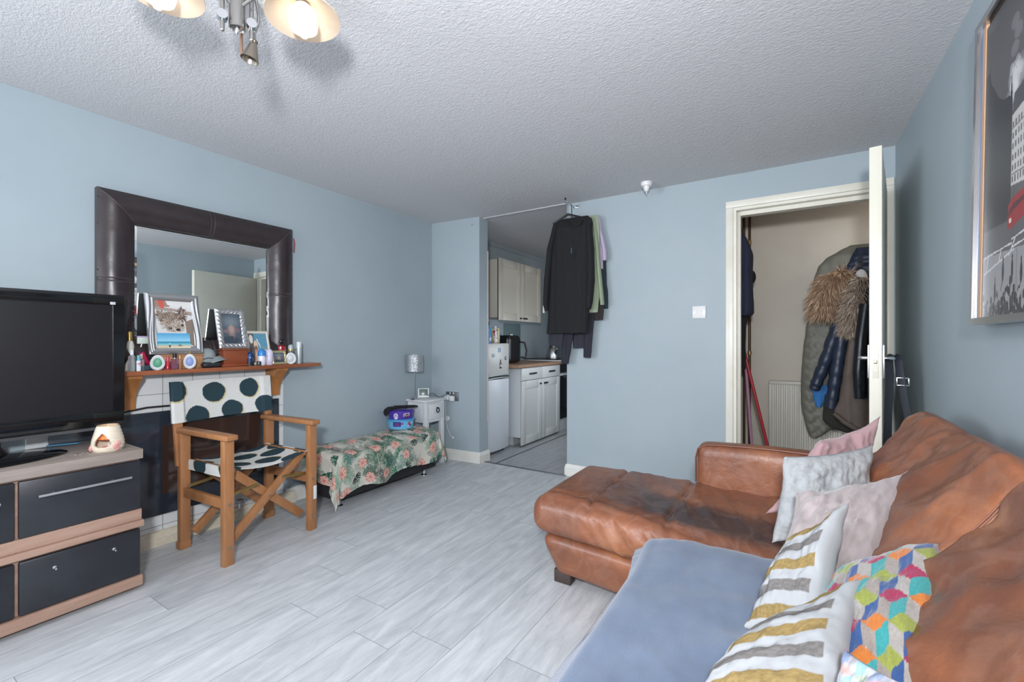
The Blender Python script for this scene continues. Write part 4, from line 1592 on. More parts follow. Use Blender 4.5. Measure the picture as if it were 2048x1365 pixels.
def bottle(name, label, cat, x, y, parts, group=None, z0=SZ):
    """parts: (part name, profile [(r, z)], material, squash y, n)"""
    t = thing(name, label, cat, (x, y, z0), group)
    for pn, prof, m, sy, n in parts:
        B().lathe([(max(r_, .0005), z0 + z) for r_, z in prof], (x, y, 0), n, sy=sy, capa=True, capb=True, rot=None).obj(pn, m, t, 40)
    return t
bottle('lotion_bottle', 'white lotion bottle with gold cap at the end of the shelf by the television', 'bottle', -2.945, .915,
       [('body', [(.018, 0), (.019, .005), (.019, .13), (.015, .15), (.012, .155)], plas('ivory_bottle', '#d5d3c8'), 1, 20),
        ('cap', [(.0125, .155), (.0125, .20), (.011, .204), (.001, .204)], m_gold, 1, 20)])
bottle('perfume_bottle', 'tall clear glass bottle in front of the gold capped lotion', 'bottle', -2.855, .897,
       [('body', [(.015, 0), (.016, .003), (.016, .075), (.008, .083)], m_clear, 1, 20), ('cap', [(.007, .083), (.007, .11), (.001, .111)], plas('white_cap', '#dcdedf'), 1, 14)])
bottle('perfume_bottle', 'short clear glass bottle beside the blue and white tube', 'bottle', -2.885, .945,
       [('body', [(.013, 0), (.014, .003), (.014, .055), (.006, .062)], m_clear, 1, 20), ('cap', [(.006, .062), (.006, .085), (.001, .086)], plas('peach_cap', '#d8b8a4'), 1, 14)])
bottle('cream_tube', 'small white tube with turquoise cap at the front of the shelf', 'tube', -2.835, .918,
       [('body', [(.0085, .0), (.0095, .004), (.0095, .054)], plas('white_tube', '#d9e1e8', var=('#c17f96', 60, .55, .62)), 1, 16), ('cap', [(.0075, .054), (.0075, .082), (.001, .083)], plas('turquoise_cap', '#5aa9b5'), 1, 16)])
rz = thing('razor', 'white handled razor with lilac head standing among the bottles', 'razor', (-2.93, .955, SZ))
B().tube([(-2.92, .952, SZ), (-2.935, .952, SZ + .07), (-2.94, .958, SZ + .11), (-2.94, .966, SZ + .142)], .0032, 8).obj('handle', plas('white_handle', '#dfe2e4'), rz)
B().box((-2.938, .967, SZ + .158), (.014, .046, .036), .003).obj('head', plas('pale_green_head', '#cfdccf'), rz)
B().box((-2.938, .967, SZ + .178), (.015, .047, .008), .002).obj('strip', plas('lilac_strip', '#b59ac4'), rz)
bx_ = thing('trinket_box', 'small dark teal box under the pink perfume bottle', 'box', (-2.915, .97, SZ))
B().box((-2.915, .975, SZ + .013), (.035, .05, .026), .003).obj('box', plas('dark_teal_card', '#2f4a58', .5), bx_)
ps = thing('perfume_bottle', 'glossy magenta high heel shaped perfume bottle on the teal box', 'bottle', (-2.915, .97, SZ + .026))
pk = mat('magenta_metallic', '#b3204f', .18, .35, coat=.5)
B().tube([(-2.915, .957, SZ + .098), (-2.915, .962, SZ + .075), (-2.915, .972, SZ + .05), (-2.915, .988, SZ + .036), (-2.915, 1.0, SZ + .033)], [.012, .0155, .016, .014, .009], 16).obj('body', pk, ps)
B().cyl((-2.915, .956, SZ + .026), (-2.915, .957, SZ + .07), .003, .005, 12).obj('heel', pk, ps)
B().sph((-2.908, .952, SZ + .095), .007, 12).obj('bead', plas('dark_violet_bead', '#3a2058', .2), ps)

def egg(name, label, x, y, w, h, colc, rot=.5):
    """egg shaped stand-up air freshener facing the room"""
    t = thing(name, label, 'air freshener', (x, y, SZ), "egg shaped air fresheners")
    ax = Vector((math.cos(rot), -math.sin(rot), 0))          # facing
    s = Vector((math.sin(rot), math.cos(rot), 0))
    ax = Vector((.93, -.37, 0)); s = Vector((.37, .93, 0))
    def out(k, a):
        yy, zz = math.cos(a), math.sin(a)
        r_ = 1 - .12 * zz
        return s * (yy * w / 2 * k * r_) + Vector((0, 0, max(zz * h / 2 * k, -h / 2 * .93)))
    c_ = Vector((x, y, SZ + h / 2 * .93))
    b = B()
    rs = []
    for k, d in ((.72, -.014), (.95, -.011), (1, -.004), (1, .004), (.93, .011), (.78, .013), (.74, .010), (.66, .006)):
        rs.append([c_ + out(k, 2 * PI * i / 40) + ax * d for i in range(40)])
    b.rings(rs)
    b.obj('shell', plas('white_gloss_plastic', '#dfe1e2', .25), t, 60)
    b = B()
    rs = [[c_ + out(k, 2 * PI * i / 32) * 1 + ax * d for i in range(32)] for k, d in ((.60, .0062), (.57, .010), (.40, .0125), (.02, .0135))]
    b.rings(rs)
    b.obj('gel_centre', colc, t, 60)
    return t
egg('air_freshener', 'white egg shaped air freshener with green centre', -2.862, 1.008, .064, .084, mat('green_gel', '#4f9a78', .4, bump=(300, .4, .002)))
egg('air_freshener', 'white egg shaped air freshener with blue centre', -2.862, 1.158, .060, .086, mat('blue_gel', '#7f93c4', .4, bump=(300, .4, .002)))
egg('air_freshener', 'white egg shaped air freshener with pale centre beside the silver can', -2.868, 1.758, .068, .080, mat('white_gel', '#c3c6c8', .35, bump=(200, .4, .002)))
bottle('nail_polish', 'little red bottle behind the egg shaped air freshener with green centre', 'bottle', -2.875, 1.058,
       [('body', [(.012, 0), (.012, .04), (.008, .045)], mat('red_varnish_glass', '#b6303f', .12, coat=.4), 1, 16), ('cap', [(.007, .045), (.006, .07), (.001, .071)], plas('pink_cap', '#c8576e'), 1, 14)])
bottle('perfume_bottle', 'square pink perfume bottle with black cap in front of the wooden box', 'bottle', -2.852, 1.082,
       [('body', [(.0185, 0), (.019, .002), (.019, .055), (.017, .058)], glass('pink_tinted_glass', '#d7a3b4'), 1, 4), ('liquid', [(.016, .006), (.016, .030)], mat('plum_liquid', '#8d4a73', .2), 1, 4),
        ('collar', [(.006, .058), (.006, .064)], m_satin, 1, 14), ('cap', [(.009, .064), (.009, .088), (.001, .089)], plas('black_cap', '#18191c', .25), 1, 18)])
bottle('perfume_bottle', 'slim copper coloured bottle in front of the wooden box', 'bottle', -2.868, 1.112,
       [('body', [(.009, 0), (.010, .003), (.010, .05), (.005, .055)], mat('copper_glass', '#c08a6c', .2, .4), 1, 16), ('cap', [(.005, .055), (.0045, .075), (.001, .076)], mat('copper_cap', '#c79a7c', .25, .8), 1, 14)])
m_lightwood = mat('light_wood_box', '#b98a63', .5, var=('#a3764f', 5, .3, .7), stretch=(8, 1, 8))
wb = thing('wooden_box', 'pale wooden box under the dog picture', 'box', (-2.925, 1.155, SZ))
B().bx(-2.985, 1.03, SZ, -2.885, 1.235, SZ + .072, .003).obj('box', m_lightwood, wb)
B().bx(-2.987, 1.027, SZ + .072, -2.882, 1.238, SZ + .081, .002).obj('lid', m_lightwood, wb)
gb = thing('gift_bow', 'shiny gold ribbon bow on the corner of the pale wooden box', 'bow', (-2.868, 1.16, SZ + .081))
for k in range(7):
    a = k * 2 * PI / 7
    q = Vector((-2.892, 1.165, SZ + .083))
    b = B().tube([q, q + Vector((.012 * math.cos(a), .014 * math.sin(a), .016)), q + Vector((.021 * math.cos(a), .024 * math.sin(a), .012)), q + Vector((.018 * math.cos(a), .020 * math.sin(a), .002)), q], [.003, .006, .007, .005, .002], 8, flat=.3)
    b.obj('loop', mat('gold_ribbon', '#cdae62', .25, .7) if k == 0 else bpy.data.materials['gold_ribbon'], gb)

def photo_frame(name, label, y0, y1, z0, z1, xb, xt, bw_, m, canvas, depth=.014, ornate=0., wavy=0., m_in=None):
    t = thing(name, label, 'photo frame', ((xb), (y0 + y1) / 2, z0))
    def P_(y, z, d=0.):
        v = (z - z0) / (z1 - z0)
        n = Vector((z1 - z0, 0, xb - xt)).normalized()
        return Vector((xb + (xt - xb) * v, y, z)) + n * d
    o = [(y0, z0), (y1, z0), (y1, z1), (y0, z1)]
    i_ = [(y0 + bw_, z0 + bw_), (y1 - bw_, z0 + bw_), (y1 - bw_, z1 - bw_), (y0 + bw_, z1 - bw_)]
    b = B()
    for k in range(4):
        a0, a1, c0, c1 = o[k], o[(k + 1) % 4], i_[k], i_[(k + 1) % 4]
        def f(u, v):
            yo, zo = a0[0] + (a1[0] - a0[0]) * u, a0[1] + (a1[1] - a0[1]) * u
            yi, zi = c0[0] + (c1[0] - c0[0]) * u, c0[1] + (c1[1] - c0[1]) * u
            y, z = yo + (yi - yo) * v, zo + (zi - zo) * v
            d = depth * (.55 + .45 * math.sin(PI * min(1, max(0, v)) * .9 + .2))
            if ornate:
                s = y if k % 2 == 0 else z
                d += ornate * (math.sin(s * 250 + v * 7) * math.sin(v * PI) + .4 * math.sin(s * 610 + v * 13))
            if wavy and k % 2:
                w_ = .18 * math.sin((z - z0) / (z1 - z0) * PI * 1.6 + .4)
                d += wavy * math.sin((v + w_) * 4 * PI)
            return P_(y, z, d)
        b.grid(f, 110 if ornate else 40, 14)
        b.grid(lambda u, v: P_(a0[0] + (a1[0] - a0[0]) * u, a0[1] + (a1[1] - a0[1]) * u, depth * (.55 + .45 * math.sin(.2)) * v - .004 * (1 - v)), 8, 1)
    b.bm.faces.new([b.bm.verts.new(P_(y, z, -.004)) for y, z in o])
    bmesh.ops.remove_doubles(b.bm, verts=b.bm.verts, dist=.0002)
    b.obj('frame', m, t, 45)
    b = B()
    ny, nz_ = max(8, int(canvas.nx * .98)), max(8, int(canvas.ny * .98))
    b.grid(lambda u, v: P_(y0 + bw_ * .9 + (y1 - y0 - 1.8 * bw_) * u, z0 + bw_ * .9 + (z1 - z0 - 1.8 * bw_) * v, depth * .42), ny, nz_, lambda u, v: canvas.at(u, v))
    b.obj('photograph', mat(name + '_print', '#ffffff', .25, attr='print', coat=.3), t)
    sb_ = B().bar(P_((y0 + y1) / 2, z0 + (z1 - z0) * .62, -.005), Vector((min(xb, xt) - .012, (y0 + y1) / 2, z0 + .004)), .035, .003, up=(1, 0, 0))
    sb_.obj('backboard', plas('black_backing', '#1b1b1d', .7), t)
    return t, P_

def dogpic(w, h):
    c = Canvas(w, h, 640, '#d3d2d2')
    rnd = random.Random(3)
    c.rect(0, h * .86, w * .4, h, '#9a7f70')
    c.poly([(w * .3, h), (w, h), (w, h * .80), (w * .35, h * .90)], '#d9d8d6')
    c.poly([(0, h * .80), (0, h * .88), (w, h * .76), (w, h * .68)], '#8f7a6c', .8)
    c.poly([(w * .78, h * .55), (w, h * .62), (w, 0), (w * .82, h * .1)], '#86766a')
    c.ell(w * .19, h * .93, w * .07, h * .12, '#c65a4c', .2)
    c.ell(w * .5, h * .62, w * .3, h * .14, '#e4e3e3')
    def fur(x, y, rx, ry, cols, n, ln):
        for _ in range(n):
            a = rnd.random() * 2 * PI
            k = rnd.random() ** .5
            px, py = x + math.cos(a) * rx * k, y + math.sin(a) * ry * k
            d = math.atan2(py - y, px - x) + rnd.uniform(-.5, .5)
            c.line(px, py, px + math.cos(d) * ln, py + math.sin(d) * ln, .0022, rnd.choice(cols))
    c.ell(w * .42, h * .60, w * .30, h * .15, '#7b6a5c')
    c.poly([(w * .06, h * .80), (w * .12, h * .55), (w * .32, h * .66)], '#8a7a6c')
    c.poly([(w * .56, h * .66), (w * .71, h * .90), (w * .82, h * .55)], '#5f5046')
    fur(w * .17, h * .66, w * .10, h * .09, ['#6b5a4e', '#a08c7d', '#5a4c42'], 70, .014)
    fur(w * .71, h * .70, w * .09, h * .12, ['#5d4e45', '#74645a', '#453a34'], 90, .016)
    c.poly([(w * .66, h * .70), (w * .71, h * .84), (w * .75, h * .66)], '#a89384', .7)
    fur(w * .42, h * .60, w * .27, h * .13, ['#8b7a6c', '#6f5f53', '#a59484', '#5e5047'], 200, .014)
    fur(w * .42, h * .48, w * .26, h * .12, ['#9d8d7f', '#c2b6aa', '#857567'], 160, .014)
    c.ell(w * .50, h * .43, w * .24, h * .10, '#9c8e80')
    fur(w * .56, h * .44, w * .19, h * .09, ['#d2cbc2', '#b9aea3', '#a3968a', '#8b7d70'], 190, .012)
    c.ell(w * .38, h * .405, w * .045, h * .030, '#241e1b')
    c.ell(w * .375, h * .412, w * .012, h * .009, '#e8e8e8')
    c.ell(w * .70, h * .47, w * .035, h * .024, '#2a2421')
    c.ell(w * .58, h * .375, w * .06, h * .028, '#2c2522')
    return c
def beachpic(w, h):
    c = Canvas(w, h, 900, '#7fb9da')
    for k in range(12):
        c.rect(0, h * (.45 + .05 * k), w, h * (.5 + .05 * k), '#%02x%02x%02x' % (150 - 7 * k, 200 - 4 * k, 224 - 2 * k))
    c.rect(0, h * .30, w, h * .46, '#3f93ad')
    c.rect(0, h * .18, w, h * .31, '#7fbcc4')
    c.rect(0, 0, w, h * .19, '#cbb999')
    c.poly([(w * .25, 0), (w, 0), (w, h * .12), (w * .4, h * .1)], '#d9cdb4')
    c.ell(w * .36, h * .18, w * .025, h * .15, '#4a4540')
    c.ell(w * .36, h * .28, w * .022, h * .06, '#d8d3cd')
    c.ell(w * .67, h * .17, w * .08, h * .05, '#8c8268')
    c.ell(w * .67, h * .23, w * .02, h * .06, '#6f6455')
    return c
m_silverf = mat('brushed_silver_frame', '#b9babb', .28, .85)
pf, PF = photo_frame('photo_frame', 'large wavy silver frame with puppy picture and a beach snapshot tucked in', .978, 1.232, SZ + .082, 1.402, -2.885, -2.952, .040, m_silverf, dogpic(.20, .26), .016, wavy=.0026)
bc_ = beachpic(.155, .082)
b = B()
b.grid(lambda u, v: PF(1.015 + .155 * u, 1.098 + .082 * v, .0145), int(bc_.nx), int(bc_.ny), lambda u, v: bc_.at(u, v))
b.grid(lambda u, v: PF(1.015 + .155 * u, 1.098 + .082 * v, .0138), 1, 1, lambda u, v: (.5, .5, .5))
tag(b.obj('beach_snapshot', mat('beach_snapshot_print', '#ffffff', .3, attr='print'), None), 'small beach snapshot tucked in the bottom of the large silver frame', 'photograph')

# grey cap over a dark pouch
cp = thing('baseball_cap', 'grey baseball cap between the two wooden boxes', 'cap', (-2.91, 1.275, SZ + .03))
m_cap = mat('grey_cotton_twill', '#8b9596', .85, bump=(300, .3, .001))
m_capd = mat('dark_navy_trim', '#2a343e', .8)
b = B()
rs = []
for k, (z, s_) in enumerate(((0, 1), (.02, .99), (.045, .9), (.065, .68), (.076, .36), (.079, .05))):
    rs.append([Vector((-2.935 + .045 * s_ * math.cos(a) + .10 * z, 1.272 + .052 * s_ * math.sin(a), SZ + .034 + z)) for a in np.linspace(0, 2 * PI, 28, endpoint=False)])
b.rings(rs)
b.obj('crown', m_cap, cp, 60)
b = B()
b.grid(lambda u, v: (-2.925 + .03 * math.cos((u - .5) * 2.4) + v * .055 * math.cos((u - .5) * 1.6), 1.30 + (u - .5) * .105 * (1 + .15 * v), SZ + .040 + .012 * math.cos((u - .5) * 2.6) - v * .022 + .03 * (u - .3)), 18, 8)
b.skirt(.003)
b.obj('peak', m_cap, cp)
B().tube([(-2.897, 1.232, SZ + .046), (-2.886, 1.262, SZ + .056), (-2.884, 1.29, SZ + .052)], .0025, 6).obj('stripe', m_capd, cp)
pu_ = thing('glasses_case', 'dark soft case under the grey cap', 'case', (-2.88, 1.27, SZ))
B().rbox(-2.94, 1.222, SZ + .0005, -2.846, 1.318, SZ + .031, .014, .008).obj('case', mat('dark_grey_leatherette', '#24292f', .45), pu_)

m_mahog = mat('reddish_wood_box', '#8f4a2c', .38, var=('#773a20', 5, .3, .7), stretch=(8, 1, 8), coat=.2)
w2 = thing('wooden_box', 'reddish brown wooden box under the ornate silver frame', 'box', (-2.92, 1.41, SZ))
B().bx(-2.965, 1.338, SZ + .014, -2.868, 1.482, SZ + .098, .002).obj('box', m_mahog, w2)
B().bx(-2.972, 1.328, SZ, -2.860, 1.492, SZ + .015, .004).obj('base', m_mahog, w2)
B().bx(-2.972, 1.328, SZ + .098, -2.860, 1.492, SZ + .108, .004).obj('lid', m_mahog, w2)
def personpic(w, h):
    c = Canvas(w, h, 700, '#4a5560')
    for k in range(26):
        t_ = k / 26
        c.ell(w * .5, h * .72, w * (.62 - .5 * t_), h * (.25 - .18 * t_), '#%02x%02x%02x' % (78 + int(40 * t_), 92 + int(36 * t_), 102 + int(34 * t_)), k=.4)
        c.ell(w * .48, h * .5, w * (.26 - .2 * t_), h * (.30 - .22 * t_), '#%02x%02x%02x' % (105 + int(70 * t_), 98 + int(48 * t_), 96 + int(44 * t_)), k=.35)
        c.ell(w * .2, h * .42, w * .2 * (1 - t_ * .8), h * .06, '#7f6a6c', k=.07)
        c.ell(w * .8, h * .45, w * .16 * (1 - t_ * .8), h * .08, '#76626a', k=.07)
        c.ell(w * .58, h * .24, w * .07 * (1 - t_ * .7), h * .12, '#8d6a6a', k=.06)
        c.ell(w * .4, h * .12, w * .5 * (1 - t_ * .6), h * .14, '#35414c', k=.12)
    return c
photo_frame('photo_frame', 'ornate silver frame with a dark blurred portrait on the reddish box', 1.325, 1.492, SZ + .108, 1.336, -2.895, -2.955, .030, mat('ornate_cast_silver', '#c3c3c4', .3, .85), personpic(.11, .19), .012, ornate=.0016)
def coupl(w, h):
    c = Canvas(w, h, 800, '#6f9aa8')
    c.rect(0, h * .55, w, h, '#5d93ac')
    c.rect(0, 0, w * .3, h, '#5b5a58')
    c.ell(w * .15, h * .8, w * .1, h * .15, '#d9d6d2')
    c.rect(w * .55, 0, w, h * .45, '#c6bda9')
    c.ell(w * .36, h * .62, w * .11, h * .13, '#d8bfa4')
    c.ell(w * .36, h * .50, w * .06, h * .08, '#8a5f4a')
    c.poly([(w * .2, 0), (w * .28, h * .45), (w * .46, h * .42), (w * .5, 0)], '#c98f78')
    c.poly([(w * .28, 0), (w * .33, h * .35), (w * .42, h * .35), (w * .42, 0)], '#dcc8b8')
    c.line(w * .45, h * .8, w * .6, h * .55, w * .05, '#e4e6e6')
    return c
photo_frame('photo_frame', 'small cream frame with a seaside couple behind the roll on deodorants', 1.505, 1.652, SZ, 1.203, -2.905, -2.965, .016, mat('cream_painted_frame', '#cfcabd', .4), coupl(.12, .185), .010)
bottle('perfume_bottle', 'dark blue fading bottle with tall black cap beside the reddish box', 'bottle', -2.868, 1.492,
       [('base', [(.019, 0), (.019, .024)], plas('dark_glass_base', '#1a222c', .12, coat=.4), 1, 20), ('body', [(.018, .024), (.018, .045), (.0165, .07), (.010, .084), (.005, .088)], mat('blue_gradient_glass', '#1f4f9e', .1, coat=.5, var=('#0d1836', 14, .4, .6)), 1, 20),
        ('cap', [(.006, .088), (.006, .122), (.001, .123)], plas('black_atomiser', '#141518', .25), 1, 14)])
bottle('trinket_pot', 'tiny dark pot between the blue bottle and the blue capped roll on', 'pot', -2.848, 1.535,
       [('pot', [(.013, 0), (.014, .02), (.012, .026), (.001, .027)], plas('bottle_green_pot', '#1c2c2e', .2), 1, 16)])
def rollon(label, x, y, colb, colc, band):
    bottle('roll_on_deodorant', label, 'deodorant', x, y,
           [('body', [(.019, 0), (.023, .006), (.0235, .04), (.022, .062)], plas('rollon_white', colb, var=(band, 55, .60, .63)), 1, 24),
            ('cap', [(.0235, .060), (.024, .072), (.021, .09), (.012, .101), (.001, .104)], plas('rollon_cap', colc, .3), 1, 24)], 'roll on deodorants')
rollon('white roll on deodorant with bright blue dome cap', -2.862, 1.560, '#d6d8e0', '#2d7fc4', '#a9407f')
rollon('white and lilac roll on deodorant with pale cap', -2.872, 1.612, '#cfc8dc', '#cfcbdf', '#7b8a94')
bottle('perfume_bottle', 'red glass bottle with round black stopper behind the small gilt frame', 'bottle', -2.945, 1.735,
       [('body', [(.028, 0), (.030, .02), (.032, .09), (.030, .118), (.016, .128)], mat('ruby_glass', '#9c1f30', .1, coat=.6), 1, 22), ('stopper', [(.008, .128), (.016, .134), (.022, .148), (.020, .164), (.010, .174), (.001, .176)], plas('black_stopper', '#141416', .15), 1, 22)])
photo_frame('photo_frame', 'small gilt beaded frame lying landscape in front of the red bottle', 1.628, 1.728, SZ, SZ + .090, -2.862, -2.885, .014, mat('beaded_gilt', '#c4b78f', .35, .6), personpic(.075, .065), .008, ornate=.0016)
bottle('perfume_bottle', 'clear bottle with gold collar and pale dome cap near the silver can', 'bottle', -2.93, 1.795,
       [('body', [(.020, 0), (.021, .004), (.021, .088)], m_clear, 1, 20), ('collar', [(.020, .088), (.020, .098)], m_gold, 1, 20), ('cap', [(.018, .098), (.018, .112), (.012, .128), (.001, .133)], plas('pale_grey_dome', '#aeb9bd', .3), 1, 20)])
bottle('perfume_bottle', 'clear bottle with white pointed cap right beside the silver can', 'bottle', -2.925, 1.848,
       [('body', [(.018, 0), (.019, .004), (.019, .092)], m_clear, 1, 20), ('collar', [(.017, .092), (.017, .1)], mat('dark_blue_collar', '#31506b', .4), 1, 20), ('cap', [(.013, .1), (.012, .115), (.003, .132), (.001, .133)], plas('white_point_cap', '#dcdcdf', .3), 1, 20)])
bottle('spray_can', 'slim silver and blue spray can at the right end of the shelf', 'spray can', -2.875, 1.822,
       [('body', [(.0165, 0), (.017, .003), (.017, .11)], mat('pale_metal_can', '#b6c2c4', .3, .5), 1, 22), ('cap', [(.0165, .11), (.0165, .145), (.015, .149), (.001, .149)], plas('silver_cap', '#c9cdcd', .3), 1, 22)])

# ================================================================ kitchen through the opening
m_unit = mat('white_shaker_door', '#c3c6c4', .4)
m_cream = mat('cream_shaker_door', '#c2bdb0', .4)
m_iron = mat('pewter_handle', '#3a3836', .45, .6)
fr = thing('fridge_freezer', 'white fridge freezer with magnets just inside the kitchen opening', 'fridge', (-2.74, 3.75, 0))
m_fr = mat('white_enamel', '#ccd3d8', .3)
m_fr2 = mat('offwhite_enamel', '#c4c6c2', .3)
B().bx(-2.985, 3.55, .03, -2.53, 3.945, 1.112, .006).obj('cabinet', m_fr, fr)
for nm, z0, z1, mm_ in (('fridge_door', .035, .752, m_fr), ('freezer_door', .792, 1.115, m_fr2)):
    b = B()
    rs = []
    for z, ins in ((z0, .006), (z0 + .012, 0), (z1 - .012, 0), (z1, .006)):
        rs.append([(-2.53, 3.55, z), (-2.53, 3.945, z)] + [(-2.505 + .018 * math.sin(PI * (1 - k / 10)) ** .8 - ins, 3.945 - .395 * k / 10, z) for k in range(11)])
    b.rings(rs)
    dd_ = b.obj(nm, mm_, fr, 50)
    lip = B().tube([(-2.486 - .012 * ((k - 5) / 5) ** 2, 3.56 + .375 * k / 10, (z1 + .006 + .010 * math.cos((k - 5) / 5 * 1.4)) if z0 < .5 else (z0 - .006 + .008 * math.cos((k - 5) / 5 * 1.4))) for k in range(11)], .007, 8)
    lip.obj('handle_lip', mat('grey_handle_lip', '#9da6a6', .35, .3), dd_)
B().bx(-2.52, 3.555, .765, -2.50, 3.94, .78).obj('gap_seal', mat('dark_seal', '#33383a', .6), fr)
for x in (-2.94, -2.56):
    for y in (3.59, 3.90):
        B().cyl((x, y, 0), (x, y, .032), .016, n=12).obj('foot', mat('black_foot', '#222222', .6) if x == -2.94 and y == 3.59 else bpy.data.materials['black_foot'], fr)
mg = [((999, 701), .034, .046, '#2f78b3', 'square blue fridge magnet', 'blue_magnet'), ((987, 712), .03, .036, '#8aa0ac', 'pale blue patterned fridge magnet', 'pale_magnet'), ((1012, 717), .03, .044, '#46525e', 'round dark fridge magnet', 'dark_magnet')]
def magnet(c_, w, h, col, label, rnd):
    b = B()
    if rnd:
        b.cyl((c_[0], c_[1], c_[2]), (c_[0] + .005, c_[1], c_[2]), w / 2, n=20)
    else:
        b.box((c_[0] + .002, c_[1], c_[2]), (.004, w, h), .001)
    tag(b.obj('fridge_magnet', mat('magnet_print', col, .4, var=('#d5dde2', 70, .5, .6))), label + ' on the freezer door', 'magnet', 'magnets on the freezer door')
magnet((-2.486,3.74,1.049), .034, .046, '#2f78b3', 'square bright blue magnet', False)
magnet((-2.49,3.638,0.996), .034, .036, '#8aa0ac', 'pale blue patterned magnet', False)
magnet((-2.488,3.864,0.964), .04, .044, '#46525e', 'round dark magnet', True)
mb = (-2.485,3.757,0.907)
tb = thing('fridge_magnet', 'black bottle shaped magnet on the freezer door', 'magnet', (mb[0], mb[1], mb[2]), 'magnets on the freezer door')
B().box((mb[0] + .003, mb[1], mb[2] - .018), (.005, .024, .056), .002).obj('bottle', mat('black_magnet', '#1d1f22', .35), tb)
B().box((mb[0] + .003, mb[1], mb[2] + .026), (.005, .010, .04), .002).obj('neck', bpy.data.materials['black_magnet'], tb)
B().box((mb[0] + .0058, mb[1], mb[2] - .018), (.001, .024, .022)).obj('label_patch', mat('white_label_patch', '#c9cdd0', .5), tb)
FZ = 1.113
def fbottle(name, label, cat, x, y, parts):
    return bottle(name, label, cat, x, y, parts, None, FZ)
fbottle('cleaning_bottle', 'blue and white bottle standing on the fridge beside the opening', 'bottle', -2.56, 3.64,
        [('body', [(.038, 0), (.04, .01), (.04, .15), (.03, .18), (.016, .19)], mat('blue_white_bottle', '#3d86c0', .35, var=('#d3dde4', 18, .5, .55)), .6, 24), ('cap', [(.018, .19), (.018, .225), (.001, .226)], plas('black_lid', '#1c1d20', .4), 1, 16)])
fbottle('sauce_bottle', 'tall red capped bottle at the back of the fridge top', 'bottle', -2.68, 3.64,
        [('body', [(.03, 0), (.032, .01), (.032, .2), (.022, .24)], plas('pale_pink_bottle', '#c3a9a2', .4), 1, 20), ('cap', [(.024, .24), (.022, .285), (.001, .286)], plas('red_lid', '#b33036', .4), 1, 16)])
fbottle('spray_bottle', 'red and white bottle beside the blue one on the fridge', 'bottle', -2.55, 3.76,
        [('body', [(.022, 0), (.024, .008), (.024, .13), (.016, .15)], mat('red_white_bottle', '#b2333c', .35, var=('#dcd9da', 22, .5, .55)), 1, 20), ('cap', [(.014, .15), (.013, .18), (.001, .181)], plas('pale_lid', '#c9ced6', .4), 1, 16)])
gp = thing('snack_packet', 'pale green packet standing on the fridge', 'packet', (-2.64, 3.86, FZ))
B().rbox(-2.68, 3.82, FZ, -2.60, 3.93, FZ + .17, .018, .02, lambda p, u: p + Vector((.006 * fbm(p.y * 30, p.z * 30), 0, 0))).obj('packet', mat('green_packet', '#a9b87c', .35, var=('#cfd6b8', 25, .5, .6)), gp)

# base units
ku = thing('kitchen_base_unit', 'white shaker base unit with two drawers and two doors', 'cabinet', (-2.7, 4.54, 0))
b = B()
b.bx(-2.985, 4.075, .10, -2.442, 4.093, .85)
b.bx(-2.985, 4.093, .10, -2.442, 5.0, .85)
b.bx(-2.985, 4.12, 0, -2.56, 4.98, .10)
b.obj('carcass', mat('white_melamine', '#c5cacd', .45), ku)
def shaker(y0, y1, z0, z1, x, m, parent, nm, panel=True, rail=.062):
    b = B()
    if panel:
        b.bx(x - .02, y0, z0, x - .007, y1, z1)
        b.bx(x - .02, y0, z0, x, y0 + rail, z1, .002)
        b.bx(x - .02, y1 - rail, z0, x, y1, z1, .002)
        b.bx(x - .02, y0 + rail, z0, x, y1 - rail, z0 + rail, .002)
        b.bx(x - .02, y0 + rail, z1 - rail, x, y1 - rail, z1, .002)
    else:
        b.bx(x - .02, y0, z0, x, y1, z1, .003)
    return b.obj(nm, m, parent)
def cup(y, z, x, L_, parent):
    b = B().box((x + .012, y, z), (.012, L_, .018), .003)
    for s in (-1, 1):
        b.box((x + .004, y + s * L_ * .38, z), (.012, .012, .014), .002)
    b.obj('handle', m_iron, parent)
KX = -2.42
for y0, y1 in ((4.077, 4.533), (4.537, 4.998)):
    d = shaker(y0, y1, .712, .846, KX, m_unit, ku, 'drawer', False)
    cup((y0 + y1) / 2, .782, KX, .15, d)
    d = shaker(y0, y1, .02, .706, KX, m_unit, ku, 'door', True, .085)
    cup(y1 - .05 if y0 < 4.3 else y0 + .075, .655, KX, .02 if y0 < 4.3 else .085, d)
wt = B().prism([(-2.99, .852), (-2.402, .852), (-2.395, .858), (-2.395, .880), (-2.404, .888), (-2.99, .888)], 'y', 3.965, 5.005)
tag(wt.obj('worktop', mat('wood_effect_worktop', '#9a7c62', .4, var=('#80644d', 7, .3, .7), stretch=(6, 1, 6))), 'wood effect kitchen worktop above the white base unit', 'worktop')
wu = thing('kitchen_wall_unit', 'cream two door wall cupboard above the worktop', 'cabinet', (-2.84, 4.5, 1.37))
B().bx(-2.997, 4.03, 1.40, -2.705, 4.985, 2.04, .002).obj('carcass', m_cream, wu)
for y0, y1 in ((4.025, 4.505), (4.509, 4.99)):
    d = shaker(y0, y1, 1.37, 2.052, -2.684, m_cream, wu, 'door', True, .085)
    cup(y1 - .02 if y0 < 4.3 else y0 + .075, 1.405, -2.684, .02 if y0 < 4.3 else .085, d)
af = thing('air_fryer', 'black air fryer with side handle on the worktop behind the fridge', 'air fryer', (-2.78, 4.32, .888))
B().rbox(-2.93, 4.15, .889, -2.64, 4.43, 1.205, .04, .03).obj('body', mat('black_gloss_plastic', '#141517', .3), af, 60)
